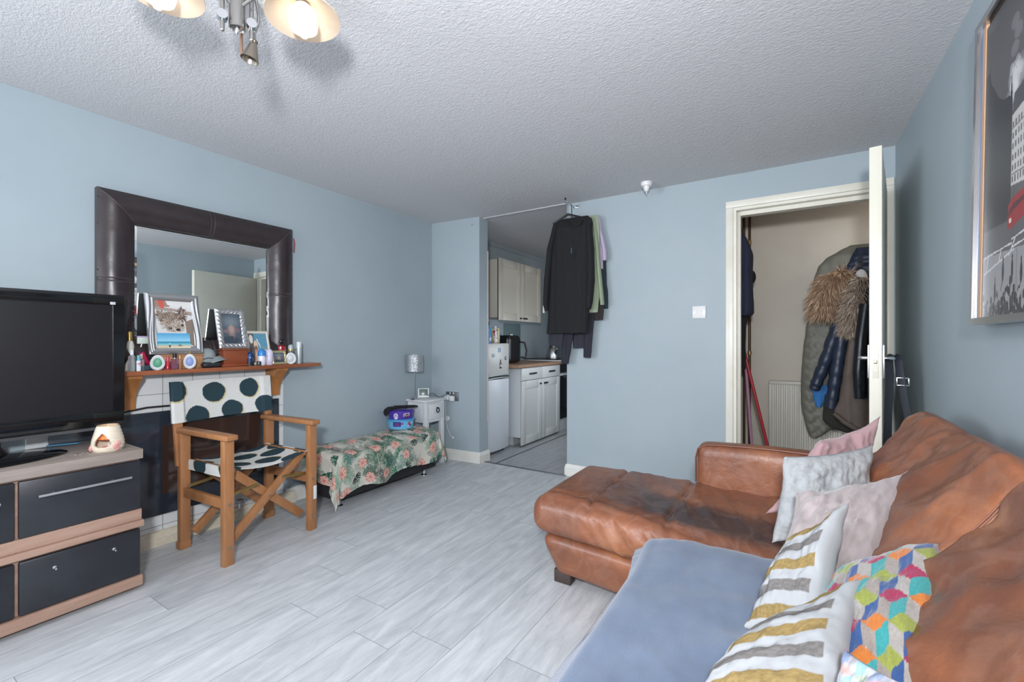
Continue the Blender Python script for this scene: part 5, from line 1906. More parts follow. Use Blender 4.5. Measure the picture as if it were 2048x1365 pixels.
B().tube([(-2.64, 4.40, 1.13), (-2.60, 4.44, 1.12), (-2.585, 4.46, 1.03), (-2.60, 4.46, .95), (-2.64, 4.42, .95)], .012, 10).obj('handle', mat('black_handle_plastic', '#1b1c1f', .45), af)
B().lathe([(.03, 1.205), (.028, 1.222), (.012, 1.232), (.001, 1.233)], (-2.74, 4.36, 0), 20).obj('knob', m_chrome, af)
ck = thing('cooker', 'white cooker with dark oven door at the far end of the units', 'cooker', (-2.7, 5.28, 0))
B().bx(-2.985, 5.02, .0, -2.46, 5.55, .90, .004).obj('body', mat('cooker_white_enamel', '#c6cace', .3), ck)
B().bx(-2.46, 5.045, .16, -2.435, 5.53, .70, .004).obj('oven_door', mat('dark_oven_glass', '#1a1c20', .15), ck)
B().bx(-2.46, 5.03, .74, -2.43, 5.54, .88, .004).obj('control_panel', mat('black_control_panel', '#202226', .3), ck)
B().cyl((-2.405, 5.08, .685), (-2.405, 5.50, .685), .008, n=10).obj('oven_handle', m_satin, ck)
B().bx(-2.97, 5.03, .90, -2.47, 5.54, .912, .002).obj('hob', mat('black_hob_glass', '#1c1d20', .15), ck)
kt = thing('kettle', 'steel kettle standing on the cooker hob', 'kettle', (-2.6, 5.14, .912))
B().lathe([(.001, .912), (.085, .912), (.09, .94), (.07, 1.03), (.045, 1.075), (.03, 1.085), (.001, 1.088)], (-2.60, 5.15, 0), 28, capa=False, capb=False).obj('body', m_satin, kt)
B().tube([(-2.60, 5.08, 1.06), (-2.60, 5.10, 1.13), (-2.60, 5.15, 1.15), (-2.60, 5.20, 1.13), (-2.60, 5.22, 1.06)], .008, 8).obj('handle', plas('kettle_black_handle', '#202124', .4), kt)
B().cyl((-2.54, 5.11, .98), (-2.49, 5.06, 1.04), .016, .009, 14).obj('spout', m_satin, kt)
gs = B().bx(-3.0, 4.60, .888, -2.992, 5.0, 1.36, .001)
tag(gs.obj('splashback', mat('grey_green_glass_panel', '#6f8486', .12)), 'grey green glass splashback below the wall cupboard', 'splashback')
struct(B().bx(-2.453, 3.476, .36, -2.443, 3.486, 2.0, .002).obj('trim_8', mat('pinkish_white_bead', '#cdbfbb', .5)), 'thin pale bead on the edge of the kitchen opening')

# ================================================================ clothes and hall
def garment(b, rows, y, depth, folds=(26, .006), quilt=None, seed=0., n=48, lean=0., dense=.012, open_bottom=True):
    """closed shell lofted through rows (z, x left, x right) about plane y"""
    rows = sorted(rows, key=lambda r_: -r_[0])
    zs = [r_[0] for r_ in rows]
    def at(z, k):
        for a, c in zip(rows, rows[1:]):
            if a[0] >= z >= c[0]:
                t_ = (a[0] - z) / max(1e-6, a[0] - c[0])
                t_ = t_ * t_ * (3 - 2 * t_) * .5 + t_ * .5
                return a[k] + (c[k] - a[k]) * t_
        return rows[-1][k]
    m_ = max(6, int((zs[0] - zs[-1]) / dense))
    rs = []
    for j in range(m_ + 1):
        z = zs[0] + (zs[-1] - zs[0]) * j / m_
        x0, x1 = at(z, 1), at(z, 2)
        cx, hw = (x0 + x1) / 2, max(.004, (x1 - x0) / 2)
        end = min(1, .25 + (zs[0] - z) / .10)
        ring = []
        for i in range(n):
            a = 2 * PI * i / n
            cs_, sn = math.cos(a), math.sin(a)
            px = math.copysign(abs(cs_) ** .8, cs_)
            py = math.copysign(abs(sn) ** .7, sn)
            x = cx + hw * px
            f = folds[1] * end * (math.sin(x * folds[0] * 6 + 2.2 * fbm(x * 5, z * 1.5, seed) + seed) + fbm(x * 14, z * 3, seed))
            d = depth / 2 * py * end
            if quilt:
                q = math.sin(PI * ((z + quilt[2] * x) / quilt[0]))
                p2 = 1 if not quilt[3] else abs(math.sin(PI * ((z - quilt[2] * x) / quilt[0])))
                d *= 1 + quilt[1] * (abs(q) * p2) ** .6
            zz = z + (.006 * fbm(x * 20, 3., seed) if j == m_ else 0)
            ring.append((x + .003 * fbm(z * 12, a * 2, seed), y + lean * (zs[0] - z) + d + f * (1 if sn < 0 else .4) * abs(sn), zz))
        rs.append(ring)
    b.rings(rs)
    return b
def sleeve(b, pts, rad, flat=.7, n=18, quilt=0., seed=0.):
    P2, R2 = [], []
    m_ = len(pts) - 1
    for k in range(m_ * 10 + 1):
        i = min(k // 10, m_ - 1)
        f = k / 10 - i
        p = Vector(pts[i]).lerp(Vector(pts[i + 1]), f)
        P2.append(p)
        r_ = rad[i] + (rad[i + 1] - rad[i]) * f
        R2.append(r_ * (1 + (.26 * (abs(math.sin(k * quilt)) ** .6 - .8) if quilt else .05 * fbm(k * .35, seed))))
    b.tube(P2, R2, n, flat=flat)
    return b
def dark(name, col, **k):
    return mat(name, col, .85, bump=(160, .35, .002), **k)
# --- garments hung on the end of the partition
hk = thing('wall_hook', 'metal hook with black end high on the partition beside the opening', 'hook', (-1.52, 3.44, 2.25))
B().box((-1.515, 3.436, 2.262), (.05, .008, .022), .002).obj('plate', m_satin, hk)
B().tube([(-1.52, 3.435, 2.262), (-1.52, 3.36, 2.262), (-1.52, 3.25, 2.262), (-1.52, 3.24, 2.275)], .004, 8).obj('arm', m_chrome, hk)
B().sph((-1.52, 3.238, 2.278), .009, 12).obj('tip', plas('black_hook_tip', '#151618', .3), hk)
def hanger(y, x0, x1, z0, nm, label, m, slope=.05):
    t = thing(nm, label, 'hanger', (-1.52, y, 2.262))
    cx = -1.52
    B().tube([(cx + .010, y, 2.245), (cx + .014, y, 2.262), (cx, y, 2.274), (cx - .012, y, 2.262), (cx, y, 2.236), (cx, y, z0 + slope + .01)], .002, 8).obj('hook', m_chrome, t)
    B().tube([(x0, y, z0 - .01), (x0 + .04, y, z0 + .008), (cx, y, z0 + slope), (x1 - .04, y, z0 + .012), (x1, y, z0)], [.007, .008, .010, .008, .007], 10).obj('shoulder_bar', m, t)
    return t
m_hang = plas('black_hanger_plastic', '#17181a', .35)
hanger(3.285, -1.655, -1.37, 2.115, 'clothes_hanger', 'black plastic hanger carrying the long black knitted dress', m_hang)
dr = thing('knitted_dress', 'long black knitted dress on a hanger at the end of the partition', 'dress', (-1.52, 3.285, 1.2))
m_knitb = dark('black_fine_knit', '#0c0c10', var=('#131419', 30, .4, .7), stretch=(6, 6, .6))
b = B()
garment(b, [(2.128,-1.501,-1.423),(2.13,-1.599,-1.346),(2.115,-1.64,-1.317),(2.068,-1.654,-1.309),(1.936,-1.654,-1.309),(1.772,-1.668,-1.313),(1.566,-1.682,-1.325),(1.36,-1.696,-1.338),(1.202,-1.71,-1.355)], 3.285, .075, (18, .007), seed=1.3)
b.obj('body', m_knitb, dr, 60)
b = B()
sleeve(b, [(-1.624,3.28,2.087),(-1.672,3.275,1.895),(-1.697,3.27,1.649),(-1.711,3.27,1.451),(-1.702,3.27,1.392)], [.030, .036, .036, .032, .024], .75)
b.obj('sleeve', m_knitb, dr, 60)
b = B()
sleeve(b, [(-1.336,3.28,2.06),(-1.321,3.275,1.857),(-1.313,3.265,1.62),(-1.324,3.262,1.464),(-1.333,3.262,1.394)], [.030, .038, .038, .034, .026], .75)
b.obj('sleeve', m_knitb, dr, 60)
B().tube([(-1.521,3.262,2.114),(-1.482,3.243,2.06),(-1.437,3.24,2.041),(-1.397,3.245,2.056),(-1.383,3.262,2.098)], .006, 8).obj('neckband', m_knitb, dr)
st_ = B().box((-1.469,3.243,1.859), (.012, .003, .045), .001)
st_.obj('print_mark', mat('dull_teal_print', '#2f4650', .7), dr)
gn = thing('green_shirt', 'sage green long sleeved shirt hanging behind the black dress', 'shirt', (-1.42, 3.335, 1.4))
m_sage = mat('sage_cotton', '#8d9a80', .8, bump=(120, .25, .002))
b = B()
garment(b, [(2.144,-1.484,-1.303),(2.13,-1.528,-1.287),(2.016,-1.537,-1.274),(1.811,-1.546,-1.27),(1.606,-1.551,-1.262),(1.367,-1.555,-1.287)], 3.345, .035, (24, .005), seed=5.1)
b.obj('body', m_sage, gn, 60)
b = B()
sleeve(b, [(-1.314,3.34,2.09),(-1.291,3.335,1.903),(-1.273,3.33,1.703),(-1.252,3.33,1.505),(-1.244,3.33,1.422)], [.022, .026, .026, .026, .025], .6)
b.obj('sleeve', m_sage, gn, 60)
ll = thing('lilac_top', 'lilac dotted short sleeved top hanging behind the sage shirt', 'top', (-1.36, 3.385, 1.7))
c_l = mat('lilac_dotted_cotton', '#b3a7bd', .8, var=('#54485e', 75, .66, .70))
b = B()
garment(b, [(2.156,-1.502,-1.319),(2.137,-1.547,-1.289),(2.026,-1.556,-1.268),(1.818,-1.556,-1.26),(1.713,-1.547,-1.26)], 3.385, .028, (24, .004), seed=2.2)
b.obj('body', c_l, ll, 60)
b = B()
sleeve(b, [(-1.3,3.38,2.085),(-1.27,3.378,1.989),(-1.24,3.375,1.845),(-1.24,3.375,1.778)], [.018, .024, .028, .026], .6)
b.obj('sleeve', c_l, ll, 60)
B().box((-1.316,3.4,2.116), (.022, .01, .05), .003).obj('hanger_end', mat('pale_wood_hanger', '#c5bda6', .5), ll)
dk = thing('dark_jumper', 'dark navy jumper hanging below the lilac top against the wall', 'jumper', (-1.38, 3.412, 1.45))
b = B()
garment(b, [(1.902,-1.515,-1.271),(1.82,-1.524,-1.246),(1.653,-1.524,-1.242),(1.486,-1.524,-1.229),(1.402,-1.515,-1.229)], 3.415, .025, (22, .004), seed=3.7)
b.obj('body', dark('dark_teal_knit', '#23303a'), dk, 60)
bj = thing('brown_jumper', 'very dark brown jumper hem showing below the sage shirt', 'jumper', (-1.42, 3.375, 1.4))
b = B()
garment(b, [(1.649,-1.541,-1.322),(1.484,-1.541,-1.268),(1.38,-1.532,-1.247),(1.309,-1.496,-1.255)], 3.372, .022, (20, .003), seed=6.)
b.obj('body', dark('dark_brown_knit', '#272124'), bj, 60)
cr = thing('cream_cardigan', 'cream cardigan mostly hidden behind the black dress', 'cardigan', (-1.62, 3.322, 1.3))
b = B()
garment(b, [(2.114,-1.606,-1.516),(2.086,-1.643,-1.472),(1.902,-1.671,-1.472),(1.655,-1.708,-1.472),(1.489,-1.731,-1.472),(1.439,-1.736,-1.472)], 3.318, .018, (20, .002), seed=9.)
m_crk = mat('cream_knit', '#cfcdbf', .9, bump=(120, .4, .003))
b.obj('body', m_crk, cr, 60)
B().sph((-1.606,3.318,2.114), .02, 14, (1, .5, 1)).obj('shoulder', m_crk, cr)
b = B()
sleeve(b, [(-1.699,3.318,1.738),(-1.731,3.318,1.531),(-1.75,3.318,1.439),(-1.755,3.318,1.376)], [.02, .022, .018, .016], .6)
b.obj('sleeve', m_crk, cr, 60)
tr_ = thing('dark_trousers', 'dark navy trousers hanging below the black dress', 'trousers', (-1.5, 3.36, 1.0))
m_trs = dark('navy_trouser_cloth', '#23242f')
for rws, yy, sd_ in (([(1.486,-1.631,-1.486),(1.236,-1.612,-1.495),(1.111,-1.608,-1.517),(0.953,-1.608,-1.544)], 3.35, 1.), ([(1.48,-1.491,-1.343),(1.315,-1.425,-1.326),(1.233,-1.412,-1.334),(1.006,-1.416,-1.351)], 3.36, 2.)):
    b = B()
    garment(b, rws, yy, .022, (20, .003), seed=sd_)
    b.obj('trouser_leg', m_trs, tr_, 60)
B().tube([(-1.515, 3.36, 1.42), (-1.52, 3.36, 2.0), (-1.52, 3.36, 2.262)], .003, 6).obj('hanging_loop', m_trs, tr_)
t2 = thing('dark_joggers', 'dark grey joggers hanging in the middle below the black dress', 'trousers', (-1.55, 3.39, 1.1))
for rws, yy, sd_ in (([(1.484,-1.538,-1.413),(1.277,-1.524,-1.405),(1.082,-1.52,-1.413)], 3.385, 4.), ([(1.489,-1.723,-1.544),(1.237,-1.719,-1.576),(1.102,-1.714,-1.594)], 3.33, 5.)):
    b = B()
    garment(b, rws, yy, .02, (20, .003), seed=sd_)
    b.obj('trouser_leg', dark('grey_jogger_cloth', '#2a2c37') if sd_ == 4. else bpy.data.materials['grey_jogger_cloth'], t2, 60)

# --- hall: radiator, pipes, mops
ra = thing('radiator', 'white ribbed panel radiator on the hall wall below the coats', 'radiator', (.3, 4.46, .12))
m_rad = mat('radiator_cream_enamel', '#d3d1c6', .35)
b = B()
rx0, rx1, rz0, rz1 = -.15, .85, .14, .80
nr = 30
pts = []
for k in range(nr + 1):
    x = rx0 + .012 + (rx1 - rx0 - .024) * k / nr
    w_ = (rx1 - rx0) / nr
    for dx, dy in ((0, 0), (w_ * .28, 0), (w_ * .42, .011), (w_ * .78, .011), (w_ * .92, 0)):
        if x + dx <= rx1 - .01:
            pts.append((x + dx, 4.405 + dy))
prof2 = pts + [(rx1 - .01, 4.42), (rx0 + .012, 4.42)]
b.rings([[(x, y, z) for x, y in prof2] for z in (rz0 + .012, rz1 - .03)])
b.obj('panel', m_rad, ra, 30)
b = B()
b.bx(rx0, 4.395, rz1 - .03, rx1, 4.47, rz1, .008)
b.bx(rx0, 4.40, rz0, rx0 + .016, 4.47, rz1 - .02, .004)
b.bx(rx1 - .016, 4.40, rz0, rx1, 4.47, rz1 - .02, .004)
b.bx(rx0, 4.40, rz0, rx1, 4.43, rz0 + .02, .005)
b.obj('casing', m_rad, ra, 40)
B().cyl((rx0 - .03, 4.44, .02), (rx0 - .03, 4.44, .20), .0075, n=12).obj('tail_pipe', mat('aged_copper', '#7d5a41', .35, .8), ra)
B().cyl((rx0 - .03, 4.44, .19), (rx0 + .002, 4.44, .19), .011, n=12).obj('valve', m_satin, ra)
pp_ = mat('old_brown_pipe', '#5a4334', .4, .5)
for nm, x, lab in (('heating_pipe', -.344, 'left hand brown heating pipe rising in the hall corner'), ('heating_pipe', -.300, 'right hand brown heating pipe rising in the hall corner')):
    t = thing(nm, lab, 'pipe', (x, 4.465, 0), 'pipes in the hall corner')
    B().cyl((x, 4.465, 0), (x, 4.465, ZC), .011, n=14).obj('pipe', pp_, t)
    for z in (1.02, 1.52, 2.0):
        B().cyl((x, 4.465, z), (x, 4.465, z + .03), .016, n=14).obj('clip', mat('brass_clip', '#9a7e52', .35, .8) if x < -.32 and z < 1.1 else bpy.data.materials['brass_clip'], t)
mp_ = thing('mop', 'mop with long red handle leaning in the hall corner', 'mop', (-0.064,3.85,0.0))
B().cyl((-0.307,3.85,1.113), (-0.077,3.85,0.06), .0115, n=12).obj('handle', mat('red_lacquer_handle', '#a82a33', .35), mp_)
q_ = Vector((-0.064,3.85,0.0))
B().lathe([(.001, .07), (.02, .065), (.07, .02), (.075, .004), (.001, .002)], (q_.x, q_.y, 0), 20).obj('head', mat('grey_mop_cotton', '#a9a69c', .95, bump=(80, .6, .01)), mp_)
br_ = thing('broom', 'broom with pink handle leaning beside the red mop', 'broom', (-0.234,4.0,0.0))
B().cyl((-0.298,4.0,0.984), (-0.239,4.0,0.08), .0115, n=12).obj('handle', mat('pink_metal_handle', '#b98aa4', .35), br_)
q_ = Vector((-0.234,4.0,0.0))
B().box((q_.x, q_.y, .065), (.20, .04, .04), .01).obj('block', mat('pink_broom_block', '#b0718f', .4), br_)
B().prism([(q_.x - .10, .05), (q_.x + .10, .05), (q_.x + .12, .001), (q_.x - .12, .001)], 'y', q_.y - .02, q_.y + .02).obj('bristles', mat('dark_bristles', '#3b3540', .9), br_)
# navy jacket and black bag on the hall side wall
nj = thing('navy_jacket', 'navy jacket hanging just inside the left door jamb', 'jacket', (-.28, 3.75, 1.3))
b = B()
garment(b, [(1.983,-0.327,-0.3),(1.939,-0.334,-0.287),(1.865,-0.34,-0.254),(1.782,-0.34,-0.228),(1.602,-0.34,-0.231),(1.452,-0.34,-0.225),(1.347,-0.34,-0.222),(1.324,-0.334,-0.241)], 3.72, .20, (16, .006), seed=4.4)
b.obj('body', dark('navy_wool', '#24283d'), nj, 60)
B().tube([(-.35, 3.72, 1.99), (-.32, 3.72, 2.0), (-.30, 3.72, 1.985)], .005, 8).obj('loop', m_chrome, nj)
bt = thing('black_tabard', 'black garment hanging below the navy jacket in the hall', 'jacket', (-.3, 3.72, 1.0))
b = B()
garment(b, [(1.346,-0.334,-0.248),(1.264,-0.34,-0.274),(1.076,-0.34,-0.277),(0.933,-0.34,-0.274)], 3.72, .14, (16, .006), seed=8.4)
b.obj('body', dark('black_nylon', '#1b1b20'), bt, 60)
cap2 = thing('black_hat', 'black peaked hat behind the navy jacket', 'hat', (-.27, 3.95, 1.55))
B().sph((-0.256,3.95,1.642), .05, 18, (.7, 1, 1.1)).obj('crown', dark('black_felt', '#17181b'), cap2)
B().cyl((-.392, 3.95, 1.60), (-.25, 3.95, 1.60), .005, n=8).obj('peg', m_satin, cap2)

# --- coats on the hall wall
rl = thing('coat_rail', 'wooden coat rail with hooks on the hall wall behind the open door', 'coat rail', (.7, 4.49, 1.72))
B().box((.66, 4.49, 1.72), (.75, .02, .09), .004).obj('board', m_white, rl)
for x in (.36, .5, .64, .78, .92):
    B().tube([(x, 4.48, 1.74), (x, 4.40, 1.72), (x, 4.385, 1.75)], .006, 8).obj('hook', m_satin, rl)
m_olive = mat('olive_nylon', '#76766b', .55, var=('#69695f', 4, .35, .7), bump=(40, .25, .004))
oc_ = thing('olive_parka', 'long olive quilted parka with hood, leftmost coat in the hall', 'coat', (.25, 4.32, .42))
b = B()
garment(b, [(1.513,0.208,0.581),(1.395,0.148,0.581),(1.233,0.111,0.558),(0.989,0.09,0.528),(0.744,0.077,0.446),(0.581,0.083,0.368),(0.461,0.111,0.299),(0.39,0.131,0.224),(0.368,0.144,0.188)], 4.325, .085, (10, .006), (.085, .45, .9, True), seed=3.)
b.obj('body', m_olive, oc_, 60)
b = B()
garment(b, [(1.879,0.397,0.578),(1.844,0.329,0.578),(1.786,0.239,0.578),(1.727,0.193,0.578),(1.633,0.167,0.563),(1.542,0.147,0.548),(1.51,0.206,0.548)], 4.30, .13, (12, .005), seed=7.)
b.obj('hood', m_olive, oc_, 60)
m_navyq = mat('navy_quilted_nylon', '#2a3447', .42, bump=(60, .25, .003))
nq = thing('navy_puffer', 'navy quilted puffer jacket with tan fur hood trim', 'coat', (.35, 4.2, .6))
b = B()
garment(b, [(1.843,0.427,0.596),(1.76,0.39,0.596),(1.613,0.317,0.596),(1.383,0.292,0.582),(1.074,0.279,0.562),(0.766,0.292,0.524),(0.689,0.304,0.51)], 4.225, .075, (14, .005), (.045, .3, 0, False), seed=1.)
b.obj('body', m_navyq, nq, 60)
b = B()
sleeve(b, [(0.353,4.14,1.451),(0.297,4.12,1.226),(0.235,4.11,1.0),(0.179,4.12,0.826),(0.16,4.13,0.767)], [.055, .06, .062, .058, .05], .7, 20, .55)
b.obj('sleeve', m_navyq, nq, 60)
b = B()
sleeve(b, [(0.349,4.1,1.336),(0.321,4.08,1.114),(0.293,4.07,0.891),(0.27,4.08,0.703)], [.045, .05, .052, .046], .8, 20, .6)
b.tube([(0.27,4.08,0.71),(0.264,4.08,0.635)], [.036, .034], 16)
b.obj('sleeve', m_navyq, nq, 60)
bl_ = B()
garment(bl_, [(0.797,0.144,0.266),(0.68,0.164,0.235),(0.622,0.177,0.209)], 4.22, .03, (14, .003), seed=1.)
tag(bl_.obj('blue_scarf', mat('bright_blue_cloth', '#2b6fb0', .7)), 'end of a bright blue scarf between the olive parka and navy puffer', 'scarf')
m_taupe = mat('taupe_cotton', '#6a5f58', .75, var=('#5a504a', 5, .35, .7), bump=(50, .3, .004))
tp = thing('taupe_parka', 'brownish grey parka with fur collar hanging beside the door edge', 'coat', (.43, 4.05, .5))
b = B()
garment(b, [(1.294,0.368,0.562),(1.151,0.36,0.557),(1.007,0.34,0.549),(0.862,0.322,0.535),(0.716,0.305,0.522),(0.623,0.275,0.514),(0.553,0.31,0.522),(0.5,0.383,0.508)], 3.985, .11, (12, .008), seed=5.)
b.obj('body', m_taupe, tp, 60)
b = B()
b.tube([(0.271,3.93,0.619),(0.334,3.925,0.562),(0.405,3.928,0.519),(0.475,3.935,0.504)], [.012, .016, .016, .014], 10)
b.obj('hem', m_taupe, tp)
B().tube([(.46, 3.99, 1.25), (.50, 4.1, 1.6), (.50, 4.385, 1.752)], .005, 6).obj('hanging_loop', m_taupe, tp)
lj = thing('leather_jacket', 'black leather biker jacket sleeve showing beside the door edge', 'jacket', (.44, 3.93, .6))
m_blk = mat('black_biker_leather', '#1f252b', .3, bump=(30, .3, .004))
b = B()
garment(b, [(1.562,0.454,0.56),(1.426,0.435,0.56),(1.15,0.419,0.547),(0.874,0.419,0.534),(0.744,0.424,0.534)], 3.875, .07, (10, .006), seed=2.)
b.obj('body', m_blk, lj, 60)
b = B()
sleeve(b, [(0.441,3.83,1.388),(0.412,3.815,1.15),(0.398,3.81,0.929),(0.404,3.815,0.749)], [.045, .042, .040, .036], .8, 20, seed=3.)
b.obj('sleeve', m_blk, lj, 60)
b = B()
for k in range(11):
    b.tube([Vector((0.392,3.775,0.931)) + Vector((.0, 0, -.0125 * k - .0)), Vector((0.424,3.779,0.935)) + Vector((.004, 0, -.0125 * k))], .0035, 6)
b.obj('ribbing', m_blk, lj)
do = thing('dark_olive_coat', 'dark olive coat hem hanging below the navy puffer', 'coat', (.3, 4.13, .45))
b = B()
garment(b, [(0.731,0.231,0.472),(0.634,0.221,0.472),(0.538,0.215,0.472),(0.485,0.262,0.472),(0.442,0.384,0.486)], 4.15, .06, (14, .006), seed=6.)
b.obj('body', dark('dark_olive_cloth', '#2b2b25'), do, 60)
B().tube([(.40, 4.16, .70), (.44, 4.18, 1.4), (.64, 4.385, 1.752)], .006, 6).obj('hanging_loop', bpy.data.materials['dark_olive_cloth'], do)
wh = B().sph((0.434,4.02,1.58), .05, 16, (.8, .5, 1.5))
tag(wh.obj('white_lining', mat('white_fleece_lining', '#d6d8d8', .9, bump=(60, .5, .006))), 'patch of white fleece lining above the grey brown fur', 'lining')
def furcollar(name, owner, spine, rad, length, cols, n, down, seed):
    """tufts growing from a soft roll: each tuft a tapering blade"""
    rnd = random.Random(seed)
    b = B()
    b.cl = b.bm.verts.layers.float_color.new('print')
    P_ = [Vector(p) for p in spine]
    core = b.tube(P_, rad, 14)
    for v in b.bm.verts:
        v[b.cl] = (*lin(cols[0]), 1)
    for _ in range(n):
        t_ = rnd.random() * (len(P_) - 1)
        i = min(int(t_), len(P_) - 2)
        f = t_ - i
        c_ = P_[i].lerp(P_[i + 1], f)
        r_ = rad[i] + (rad[i + 1] - rad[i]) * f
        ax = (P_[i + 1] - P_[i]).normalized()
        d = Vector((rnd.gauss(0, 1), rnd.gauss(-.5, 1), rnd.gauss(0, 1)))
        d = (d - ax * d.dot(ax)).normalized()
        root = c_ + d * r_ * .9
        g = (d * .7 + Vector(down) + Vector((rnd.gauss(0, .25), rnd.gauss(0, .25), rnd.gauss(0, .25)))).normalized()
        L_ = length * (.55 + .75 * rnd.random())
        w = .0022 + .0018 * rnd.random()
        s = g.cross(Vector((rnd.gauss(0, 1), rnd.gauss(0, 1), rnd.gauss(0, 1)))).normalized() * w
        g2 = (g + Vector((0, 0, -.45))).normalized()
        mid = root + g * L_ * .5
        tip = mid + g2 * L_ * .5
        vs2 = [b.bm.verts.new(p) for p in (root - s, root + s, mid + s * .8, mid - s * .8)]
        vt = b.bm.verts.new(tip)
        ca, cb2 = rnd.choice(cols), rnd.choice(cols)
        for v in vs2[:2]:
            v[b.cl] = (*lin(ca), 1)
        for v in vs2[2:]:
            v[b.cl] = (*lin(cb2), 1)
        vt[b.cl] = (*lin(rnd.choice(cols)), 1)
        b.bm.faces.new(vs2)
        b.bm.faces.new((vs2[3], vs2[2], vt))
    o = b.obj(name, mat(name + '_' + str(seed), '#ffffff', .7, attr='print', spec=.3), owner, 180, True, False)
    o['kind'] = 'stuff'
    return o
furcollar('fur_trim', nq, [(0.375,4.06,1.589),(0.29,4.03,1.607),(0.236,4.02,1.539),(0.214,4.02,1.429),(0.218,4.03,1.345)], [.04, .055, .06, .06, .04], .095, ['#b5967a', '#d0b190', '#96795f', '#c2a486', '#a3866f', '#dfcaae', '#86695a'], 4200, (-.25, -.1, -.75), 5)['label'] = 'tan brown fur hood trim'
furcollar('fur_trim', tp, [(0.444,3.95,1.571),(0.414,3.93,1.466),(0.396,3.92,1.361),(0.375,3.93,1.264),(0.364,3.94,1.207)], [.05, .06, .058, .045, .02], .075, ['#9a8a7a', '#bfb2a3', '#7c6c5e', '#d3cabf', '#a99279', '#877769'], 3800, (-.1, -.1, -.7), 6)['label'] = 'greyish brown fur collar'

# ================================================================ bag on the door handle
hb_ = thing('handbag_strap', 'dark leather bag hanging by its strap from the door handle', 'bag', (.40, 2.62, .55))
m_strap = mat('dark_navy_leather', '#262b34', .4, bump=(90, .2, .001))
hp = dpt(dl - .115, .046 + .038, 1.06)
def ribbon(pts, w, th, nm, side=(0, 1, 0)):
    b = B()
    P_ = [Vector(p) for p in pts]
    rs = []
    for i, p in enumerate(P_):
        t_ = (P_[min(i + 1, len(P_) - 1)] - P_[max(0, i - 1)]).normalized()
        s = Vector(side)
        s = (s - t_ * s.dot(t_)).normalized() * w / 2
        n_ = t_.cross(s).normalized() * th / 2
        rs.append([p - s - n_, p + s - n_, p + s + n_, p - s + n_])
    b.rings(rs)
    return b.obj(nm, m_strap, hb_, 40)
X_ = dd
top = [hp + Vector((0, 0, .013)) + Vector((.016 * math.sin(a), 0, -.016 + .016 * math.cos(a) * 1.0)) for a in np.linspace(-PI / 2, PI / 2, 9)]
l0 = top[0]
r0 = top[-1]
wdir = dd
ribbon([l0 + Vector((-.006, .0, -.40)), l0 + Vector((-.004, 0, -.25)), l0 + Vector((.002, 0, -.08))] + top + [r0 + Vector((.008, 0, -.08)), r0 + Vector((.024, .0, -.20)), r0 + Vector((.046, .0, -.33)), r0 + Vector((.058, 0, -.42))], .030, .004, 'strap', (.85, -.5, 0))
bk_ = B()
c_ = r0 + Vector((.016, -.004, -.105))
for q, s in (((0, 0, .017), (.046, .006, .005)), ((0, 0, -.017), (.046, .006, .005)), ((.021, 0, 0), (.005, .006, .036)), ((-.021, 0, 0), (.005, .006, .036))):
    bk_.box(c_ + Vector(q), s, .001)
bk_.obj('buckle', m_chrome, hb_)
B().rbox(c_.x - .05, c_.y - .10, .42, c_.x + .055, c_.y + .16, .66, .03, .03).obj('pouch', m_strap, hb_, 60)

# ================================================================ street picture on the right wall
pc = thing('street_picture', 'large silver framed black and white street picture with a red bus', 'picture', (.5, 1.3, 1.19))
py1, py0, pz0, pz1 = 1.952, .60, 1.19, 2.118
def px_(z):
    return .480 + .014 * (z - pz0) / (pz1 - pz0)
m_fs = mat('brushed_silver_picture_frame', '#b9bcbf', .25, .95)
def pbar(y0_, y1_, z0_, z1_, d0, d1, nm, m):
    b = B()
    v = []
    for dx in (d0, d1):
        v.append([(px_(z) + dx, y, z) for y, z in ((y0_, z0_), (y1_, z0_), (y1_, z1_), (y0_, z1_))])
    b.rings(v)
    return b.obj(nm, m, pc, 20)
W_ = .020
for a in ((py1 - W_, py1, pz0, pz1), (py0, py0 + W_, pz0, pz1), (py0 + W_, py1 - W_, pz1 - W_, pz1), (py0 + W_, py1 - W_, pz0, pz0 + W_)):
    pbar(*a, 0, .036, 'frame_bar', m_fs)
for a in ((py1 - W_ - .010, py1 - W_, pz0 + W_, pz1 - W_),):
    pbar(*a, .010, .02, 'inner_slip', mat('blue_grey_slip', '#5a6a86', .3))
pbar(py1 - W_ - .030, py1 - W_ - .010, pz0 + W_, pz1 - W_, .012, .02, 'backing_edge', mat('pale_pine_batten', '#c09a78', .6))
pbar(py0 + W_, py1 - W_, pz0 + W_, pz1 - W_, .022, .026, 'backing', mat('brown_hardboard', '#5d4a3a', .8))
PW, PH = 1.27, .90
oy, oz = 1.94, 1.19
cv = Canvas(.46, .90, 560, '#55565a')
def G(px, py):
    return (px, py)
for k in range(30):
    g_ = 62 + int(22 * math.sin(k / 30 * PI))
    cv.rect(0, .45 + .45 * k / 30, .46, .45 + .45 * (k + 1) / 30 + .002, '#%02x%02x%02x' % (g_, g_, g_ + 2))
rnd = random.Random(9)
for cx, cy, n_, sp_x, sp_y in ((0.254,0.634,30,0.03,0.05), (0.309,0.569,22,0.03,0.03)):
    for _ in range(n_):
        cv.ell(cx + rnd.gauss(0, sp_x), cy + rnd.gauss(0, sp_y), .025, .02, '#a8a9ab', k=.22)
        cv.ell(cx + rnd.gauss(0, sp_x * .4), cy + rnd.gauss(0, sp_y * .5), .014, .016, '#dcdcdc', k=.28)
